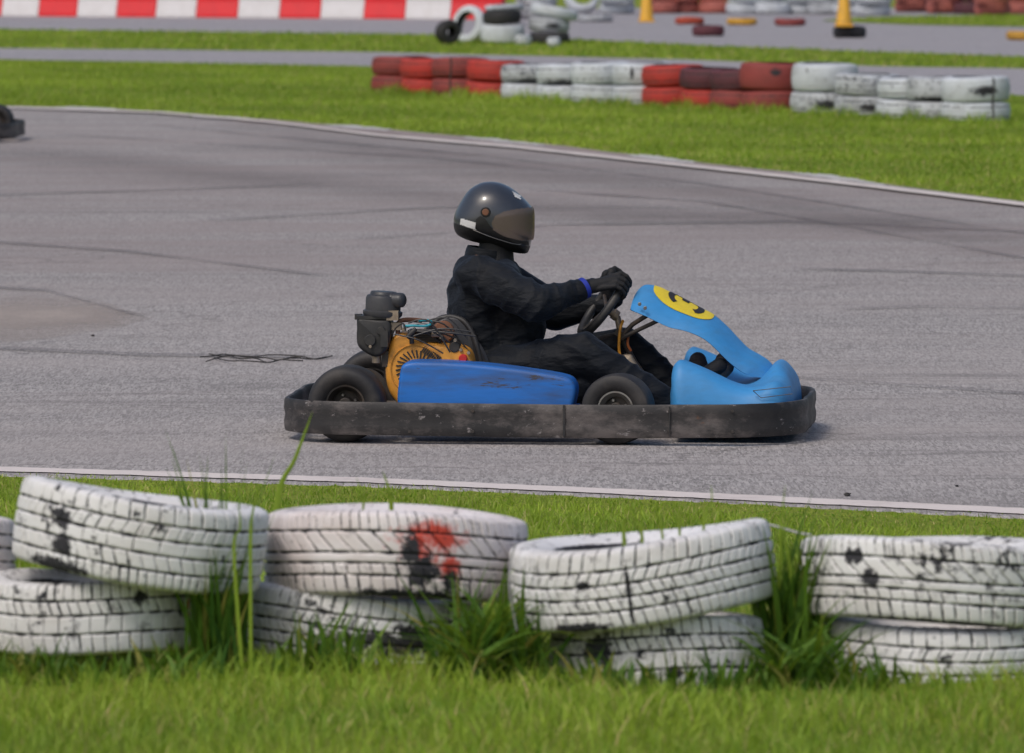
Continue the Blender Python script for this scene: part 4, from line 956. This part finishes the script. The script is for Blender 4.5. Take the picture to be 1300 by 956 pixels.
def folds(co):
    f = np.zeros(len(co))
    # creases gather where limbs bend and along sleeves / trouser legs
    for ctr, rad, dr, fr, am in ([(elb[-1], .13, Vector((.7, .2, -.6)), 95, .007), (sho[-1], .15, Vector((.8, .1, .5)), 70, .006), (knee[-1], .14, Vector((.6, 0, .7)), 75, .007), (K(690, 455, -.12), .16, Vector((.9, 0, .3)), 62, .008),
                                 (K(600, 410, -.1), .18, Vector((.5, .2, .9)), 60, .007), (K(640, 400, -.12), .15, Vector((.8, 0, -.7)), 66, .007), (K(800, 475, -.2), .12, Vector((.8, 0, -.4)), 80, .006), (K(825, 465, .1), .14, Vector((.5, 0, -.8)), 70, .006), (K(708, 372, -.2), .14, Vector((.9, 0, .1)), 85, .006), (K(660, 345, .05), .12, Vector((.5, .5, .6)), 70, .005), (K(590, 345, -.1), .13, Vector((.5, 0, -.8)), 60, .005)]):
        d = co-np.array(ctr); w_ = np.exp(-(d**2).sum(1)/rad**2); dr = dr.normalized()
        ph = d @ np.array(dr)*fr+1.6*np.sin(d[:, 1]*24+d[:, 2]*17+ctr.x*9)+.8*np.sin(d[:, 0]*31-d[:, 2]*11)
        f += w_*am*(1-np.abs(np.sin(ph*.5))**.6*1.6)
    f[co[:, 2] > K(627, 318, 0).z] = 0
    return f
person = voxel(mb, 'person', 'suit', None, .0075, 7, folds)
person.location = KO; person.rotation_euler = (0, 0, -YAW)
tag(person, 'person in black coverall and black helmet driving the blue kart', 'person')
me = person.data; me.materials.clear(); me.materials.append(MT['suit']); me.materials.append(MT['skin'])
zn = K(627, 321, 0).z
for p in me.polygons:
    if p.center.z > zn and p.center.x < hd.x+.2: p.material_index = 1
# balaclava / collar
mb = MB(); q0 = K(626, 330, 0)
mb.lathe(K(618, 324, 0), (.16, 0, 1), [(.085, -.03), (.083, 0), (.080, .018), (.078, .026), (.073, .026), (.072, 0)], 36, cap=False)
col_ = mb.build('collar', 'suit', person)
mb = MB(); mb.lathe(K(629.5, 317, 0), (.1, 0, 1), [(.080, -.055), (.072, -.03), (.065, .01), (.064, .05), (.05, .08)], 32); mb.build('balaclava', 'glove', person)
# gloves with separate fingers closed round the rim
def glove(s):
    mb = MB(); a0 = handA[s]
    # nearest ring angle to the hand
    a0 = min((2*PI*k/360 for k in range(360)), key=lambda a: (ringp(a)-hc[s]).length)
    rp = ringp(a0); tan = (ringp(a0+.02)-ringp(a0-.02)).normalized(); outw = (rp-wc).normalized(); nn = wn
    if tan.dot(Vector((-1, 0, -.2))) < 0: tan = -tan
    up = outw; rt = .0165
    def q(th, r, t): return rp+tan*t+(nn*math.cos(th)+up*math.sin(th))*r
    w_ = wri[s]
    palm = q(.35, rt+.020, 0.0)
    for i, (t, fr, ln) in enumerate(((-.037, .0082, 2.9), (-.012, .0090, 3.3), (.013, .0088, 3.2), (.037, .0078, 2.7))):
        kn = q(.75, rt+.026, t); pts = [q(1.35, rt+.019, t*.98), q(2.1, rt+.012, t*.95), q(ln, rt+.010, t*.93), q(ln+.75, rt+.009, t*.92)]
        capsule(mb, w_.lerp(palm, .45)+tan*t*.5, kn, .015, .0105)
        seq = [kn]+pts; rad = [fr*1.16, fr*1.08, fr*1.04, fr, fr*.85]
        for j in range(4): capsule(mb, seq[j], seq[j+1], rad[j], rad[j+1], n=12)
    capsule(mb, w_, palm, .029, .024); capsule(mb, q(.3, rt+.019, -.03), q(.3, rt+.019, .028), .018, .017)
    th = [w_.lerp(palm, .55)+tan*(-.02), q(-.35, rt+.018, -.034), q(-1.15, rt+.013, -.046), q(-1.9, rt+.011, -.044)]
    for j in range(3): capsule(mb, th[j], th[j+1], (.016, .013, .0115)[j], (.013, .0115, .0095)[j], n=12)
    return voxel(mb, 'glove', 'glove', person, .0026, 1)
for s in (-1, 1): glove(s)
mb = MB(); ax = (hc[-1]-wri[-1]).normalized(); ctr = wri[-1].lerp(hc[-1], -.02)
mb.lathe(ctr, ax, [(.037, -.012), (.041, -.010), (.041, .010), (.037, .012), (.034, 0)], 26, cap=False); mb.build('wristband', 'band', person)
mb = MB(); mb.lathe(wri[-1]-ax*.022, ax, [(.040, -.03), (.044, -.02), (.043, .01), (.038, .016), (.03, .012)], 26, cap=False); mb.build('cuff', 'suit', person)
# boots
for s in (-1, 1):
    mb = MB(); tx, ty = (886, 453) if s > 0 else (919, 453)
    toe = K(tx, ty+5, s*.11); hl = Vector((ank[s].x+.05, s*.14, .085))
    capsule(mb, hl, toe-Vector((.0, 0, .02)), .042, .040, 1.0); capsule(mb, toe-Vector((0, 0, .02)), toe, .040, .034); capsule(mb, ank[s], hl, .05, .045)
    voxel(mb, 'shoe', 'boot', person, .006, 4)
# helmet -------------------------------------------------------------
hp = [(576, 283), (577.5, 272), (583.5, 258.7), (594.7, 242), (608.6, 233), (622.5, 230.6), (636.4, 232.7), (650.3, 239.5), (664.2, 251), (674, 261.5), (677, 268), (677.6, 284), (677, 300), (674.5, 307), (672.5, 315), (668.4, 321.5), (655, 321), (640, 317), (624, 312), (608, 308.5), (594.7, 305), (582.2, 299), (577.3, 292)]
HP = spline([Vector((*K2(a, b, 0), 0)) for a, b in hp], 6, True)
hcx, hcz = K(626, 277, 0).x, K(626, 277, 0).z; hwid = .122
def hpoint(i, phi, off=0):
    p = HP[i % len(HP)]; c = math.cos(phi)
    dx, dz = p.x-hcx, p.y-hcz; ln = math.hypot(dx, dz); sc = (abs(c)**.78)*(1+off/ln)
    return Vector((hcx+dx*sc, math.sin(phi)*(hwid+off), hcz+dz*sc))
nph = 72; grid = [[hpoint(i, -PI/2+PI*j/nph) for j in range(nph+1)] for i in range(len(HP))]
def in_poly(x, y, poly):
    r = False; n = len(poly)
    for i in range(n):
        (x1, y1), (x2, y2) = poly[i], poly[(i+1) % n]
        if (y1 > y) != (y2 > y) and x < (x2-x1)*(y-y1)/(y2-y1)+x1: r = not r
    return r
def KP(v):     # kart-local -> pixel as if on the centre plane
    w_ = KM @ Vector((v.x, 0, v.z)); return to_px(w_.x, w_.y, w_.z)
vis_poly = [(630, 290), (628, 281), (632, 272.5), (643, 267), (657, 264.3), (672, 263), (690, 263), (690, 303.5), (664, 303.5), (643, 298)]
def hpatch(name, poly, off, mat, parent, side=0):
    """smooth patch: sample helmet surface inside a side-view polygon"""
    NI, NJ = len(HP)*2, 220; vs = {}; fs = []; mb = MB(); V_ = []
    def idx(i, j):
        i %= len(HP)
        if (i, j) not in vs:
            vs[(i, j)] = len(V_); V_.append(hpoint(i, -PI/2+PI*j/NJ, off))
        return vs[(i, j)]
    for i in range(len(HP)):
        for j in range(NJ):
            if side and (j-NJ/2+.5)*side < 0: continue
            c = hpoint(i, -PI/2+PI*(j+.5)/NJ); d = hpoint(i+1, -PI/2+PI*(j+.5)/NJ); px, py = KP((c+d)/2)
            if in_poly(px, py, poly): fs.append((idx(i, j), idx(i+1, j), idx(i+1, j+1), idx(i, j+1)))
    mb.add(V_, fs); o = mb.build(name, mat, parent); return o
# shell leaves the eye port open
mb = MB(); NJ = 110; V_ = [hpoint(i, -PI/2+PI*j/NJ) for i in range(len(HP)) for j in range(NJ+1)]; fs = []; mi = []
nH = len(HP)
port = [(636, 274), (648, 269), (664, 267), (690, 267), (690, 299), (672, 300), (655, 297), (640, 290), (635, 284)]
lowp = [(560, 279), (576, 281.5), (608.6, 290.7), (629.5, 299), (650, 307.4), (672.6, 312.2), (690, 313), (690, 340), (560, 340)]
for i in range(nH):
    for j in range(NJ):
        c = (V_[i*(NJ+1)+j]+V_[((i+1) % nH)*(NJ+1)+j+1])/2; px, py = KP(c)
        if in_poly(px, py, port): continue
        fs.append((i*(NJ+1)+j, ((i+1) % nH)*(NJ+1)+j, ((i+1) % nH)*(NJ+1)+j+1, i*(NJ+1)+j+1)); mi.append(1 if in_poly(px, py, lowp) else 0)
bm_ = bmesh.new(); vv = [bm_.verts.new(v) for v in V_]
for f, m_ in zip(fs, mi):
    try: q = bm_.faces.new([vv[k] for k in f]); q.material_index = m_; q.smooth = True
    except ValueError: pass
bmesh.ops.remove_doubles(bm_, verts=bm_.verts, dist=.0003); bmesh.ops.recalc_face_normals(bm_, faces=bm_.faces)
me = bpy.data.meshes.new('helmet'); bm_.to_mesh(me); bm_.free(); me.materials.append(MT['helmet']); me.materials.append(MT['trim'])
helmet = bpy.data.objects.new('helmet', me); COL.objects.link(helmet); helmet.parent = person
hpatch('visor', vis_poly, .0035, 'visor', helmet)
for s_ in (-1, 1): hpatch('hinge_plate', [(607, 289), (608.5, 276), (614, 272), (620, 276), (626, 285), (634, 292.5), (648, 299.5), (664, 304.5), (672, 305.5), (672, 310.5), (650, 305.5), (629, 297.5)], .0022, 'trim', helmet, s_)
for poly, nm, mt_ in (([(587.7, 275.4), (610.4, 281.6), (608, 290), (587, 283.5)], 'side_sticker', 'white_p'), ([(651.7, 242.5), (662, 249), (661.5, 252.5), (655, 249)], 'brow_sticker', 'white_p')):
    o = hpatch(nm, poly, .0012, mt_, helmet)
    bm_ = bmesh.new(); bm_.from_mesh(o.data)
    bmesh.ops.delete(bm_, geom=[f for f in bm_.faces if f.calc_center_median().y > 0], context='FACES'); bm_.to_mesh(o.data); bm_.free()
for s in (-1, 1):
    def surf(px, py):          # y of helmet surface there
        x_, z_ = K2(px, py, 0); best = min(((hpoint(i, -PI/2+PI*j/60)-Vector((x_, -.1, z_))).length, i, j) for i in range(0, nH, 3) for j in range(2, 30)); return hpoint(best[1], -PI/2+PI*best[2]/60)
    p = surf(621, 268); p = Vector((p.x, p.y*-s, p.z)) if s > 0 else p
    mb = MB(); mb.cyl(p, (0, 1, 0), .013, .016, 24, .2); mb.build('visor_pivot', 'rust', helmet)
    mb = MB(); mb.cyl(p, (0, 1, 0), .019, .010, 24, .2); mb.build('pivot_washer', 'trim', helmet)
mb = MB(); ed = [(576, 281.5), (590, 285.5), (608.6, 290.7), (629.5, 299), (650, 307.4), (662, 310.5), (672.6, 312.2)]
pts = [surf(a, b)+Vector((0, -.0015, 0)) for a, b in ed[1:]]
mb.tube(spline(pts, 5), .0014, 6); mb.build('trim_line', 'steel', helmet)

# ------------------------------------------------------------------ the other kart, tail just inside the frame
tail = P(32, 181)
k2 = copy_tree(kart); k2.rotation_euler = (0, 0, PI-.06)
k2['label'] = 'second go kart, only its rear bumper and wheel inside the left border'
k2.location = tail+Vector((xr*1.0-.085, .55, 0))

# ------------------------------------------------------------------ debris on the track
mb = MB(); random.seed(11)
for k in range(4):
    x0 = random.uniform(238, 290); x1 = random.uniform(380, 455); pts = []
    for i in range(9):
        t = i/8; a = P(x0+(x1-x0)*t, 458-3*math.sin(t*3+k)+random.uniform(-3, 3)); a.z = .006+.01*abs(math.sin(t*7+k)); pts.append(a)
    mb.tube(spline(pts, 4), .0028, 5)
tag(mb.build('wire_tangle', 'wire'), 'tangle of thin black wire lying on the asphalt behind the kart', 'wire')
for (px_, py_, r_), lb in zip([(1076, 630, .012), (118, 427, .009), (1215, 618, .006)], ['black lump of rubber beside the near edge line', 'small dark lump on the asphalt by the sandy patch', 'tiny dark crumb on the asphalt near the right border']):
    c = P(px_, py_); mb = MB(); bm_ = bmesh.new(); bmesh.ops.create_icosphere(bm_, subdivisions=2, radius=r_)
    for v_ in bm_.verts: v_.co *= random.uniform(.7, 1.25); v_.co.z *= .6
    me = bpy.data.meshes.new('rubber_lump'); bm_.to_mesh(me); bm_.free(); me.materials.append(MT['wire']); put(me, 'rubber_lump', (c.x, c.y, r_*.5), label=lb, cat='debris')

# ------------------------------------------------------------------ weeds between the tyres
def weed(px, Y, spread, n, hmin, hmax, lab, lean=(.3, 1.2), mat='weed', wd=(.0055, .012)):
    c = AT(px, 850, Y); nn = n
    x = RNG.normal(0, spread, nn); y = RNG.normal(0, spread*.8, nn)
    z = ground_z(c.x+x, Y+y)-float(ground_z(np.array([c.x]), np.array([Y]))[0])-.01
    o = blade_mesh('tall_weed', np.c_[x, y, z], RNG.uniform(hmin, hmax, nn)*RNG.uniform(.7, 1, nn), RNG.uniform(*wd, nn), RNG.uniform(*lean, nn), mat, 7)
    o.location = (c.x, Y, float(ground_z(np.array([c.x]), np.array([Y]))[0]))
    return tag(o, lab, 'weed', 'tall weeds growing round the tyre wall')
gz = fgd-.33
weed(272, gz+.12, .022, 132, .18, .40, 'dense dark weed clump between the black scuffed tyre and the pinkish tyre', (.05, .38))
weed(284, gz+.4, .022, 57, .35, .62, 'tall blades rising beside the right end of the black scuffed tyre', (.05, .35))
weed(620, gz+.14, .062, 220, .12, .34, 'broad drooping weed clump below the red blotched tyre', (.3, 1.15))
weed(600, gz+.04, .035, 74, .12, .28, 'low arching weed in front of the chipped lower tyre', (.8, 1.6))
weed(1002, gz+.25, .035, 154, .2, .50, 'upright weed clump between the last two tyre pairs', (.05, .5))
weed(1012, gz+.05, .05, 96, .12, .30, 'arching weed in front of the last gap', (.5, 1.3))
weed(30, gz, .09, 132, .05, .16, 'short weeds at the foot of the leftmost tyres', (.2, .9))
weed(200, gz-.02, .09, 88, .04, .14, 'short weed tufts under the red streaked tyre', (.2, .9))
weed(410, gz+.1, .06, 88, .06, .20, 'pointed weed tufts in front of the chipped tyre', (.1, .7))
weed(770, gz-.02, .10, 90, .04, .13, 'weed tufts in front of the tyre beneath the tilted one', (.1, .8))
weed(905, gz, .09, 96, .05, .16, 'thin weed tufts right of the tilted tyre', (.1, .8))
weed(1090, gz, .08, 66, .05, .15, 'sparse weed tufts at the foot of the last pair', (.2, .9))
def stalks(name_lab, items, Y):
    mb = MB()
    c = AT(items[0][0], items[0][1], Y); z0 = 0
    for (x0, y0, x1, y1, w_) in items:
        a, b = AT(x0, y0, Y), AT(x1, y1, Y-.02); g_ = Vector((a.x-(b.x-a.x)*.3, Y+.0, float(ground_z(np.array([a.x]), np.array([Y]))[0])))
        g_.x += .03*math.sin(x0*1.7); s_ = spline([g_, a, a.lerp(b, .5)+Vector((.009*math.sin(x0), 0, 0)), b], 6); n = len(s_)
        vs = []; fs = []
        for i, p in enumerate(s_):
            ww = w_*(1-(i/(n-1))**2.2)+.0003; vs += [p-Vector((ww, .001, 0)), p+Vector((0, -ww*.35, 0)), p+Vector((ww, .001, 0))]
            if i: fs += [((i-1)*3, (i-1)*3+1, i*3+1, i*3), ((i-1)*3+1, (i-1)*3+2, i*3+2, i*3+1)]
        mb.add(vs, fs)
    o = mb.build('grass_stalk', 'blade'); ca = o.data.color_attributes.new('tint', 'FLOAT_COLOR', 'POINT'); ca.data.foreach_set('color', [.62, .5, 1, 1]*len(o.data.vertices))
    return tag(o, name_lab, 'weed', 'long grass stalks rising above the tyres')
stalks('long bent stalk rising from the pinkish tyre to below the kart', [(352, 640, 397, 522, .0085)], fgd+.62)
stalks('pair of short stalks rising inside the pinkish tyre', [(497, 650, 486, 598, .006), (461, 648, 452, 606, .0028)], fgd+.2)
stalks('stalks rising inside the tyre tilted up to the right', [(792, 680, 803, 630, .005), (815, 680, 806, 655, .004), (840, 672, 834, 640, .003), (862, 668, 855, 636, .003), (894, 664, 903, 615, .0035)], fgd-.05)
stalks('tall blades between the last two tyre pairs', [(990, 720, 997, 615, .0045), (1003, 720, 996, 640, .0035)], fgd-.1)
stalks('tall blades in front of the right end of the black scuffed tyre', [(297, 700, 303, 640, .004), (318, 690, 330, 610, .004)], fgd-.35)
mb = MB(); Y_ = fgd+.02
mb.tube(spline([AT(960, 663, Y_), AT(985, 668, Y_), AT(1012, 676, Y_), AT(1030, 679, Y_)], 5), .0028, 6)
tag(mb.build('rope', 'kerb_w'), 'thin pale rope joining the tops of the last two upper tyres', 'rope')
mb = MB(); mb.tube(spline([AT(655, 690, fgd-.36), AT(648, 715, fgd-.36), AT(647, 750, fgd-.37), AT(656, 800, fgd-.36)], 5), .0022, 6)
tag(mb.build('wire', 'pole'), 'thin grey wire round the left end of the tilted tyre', 'wire')
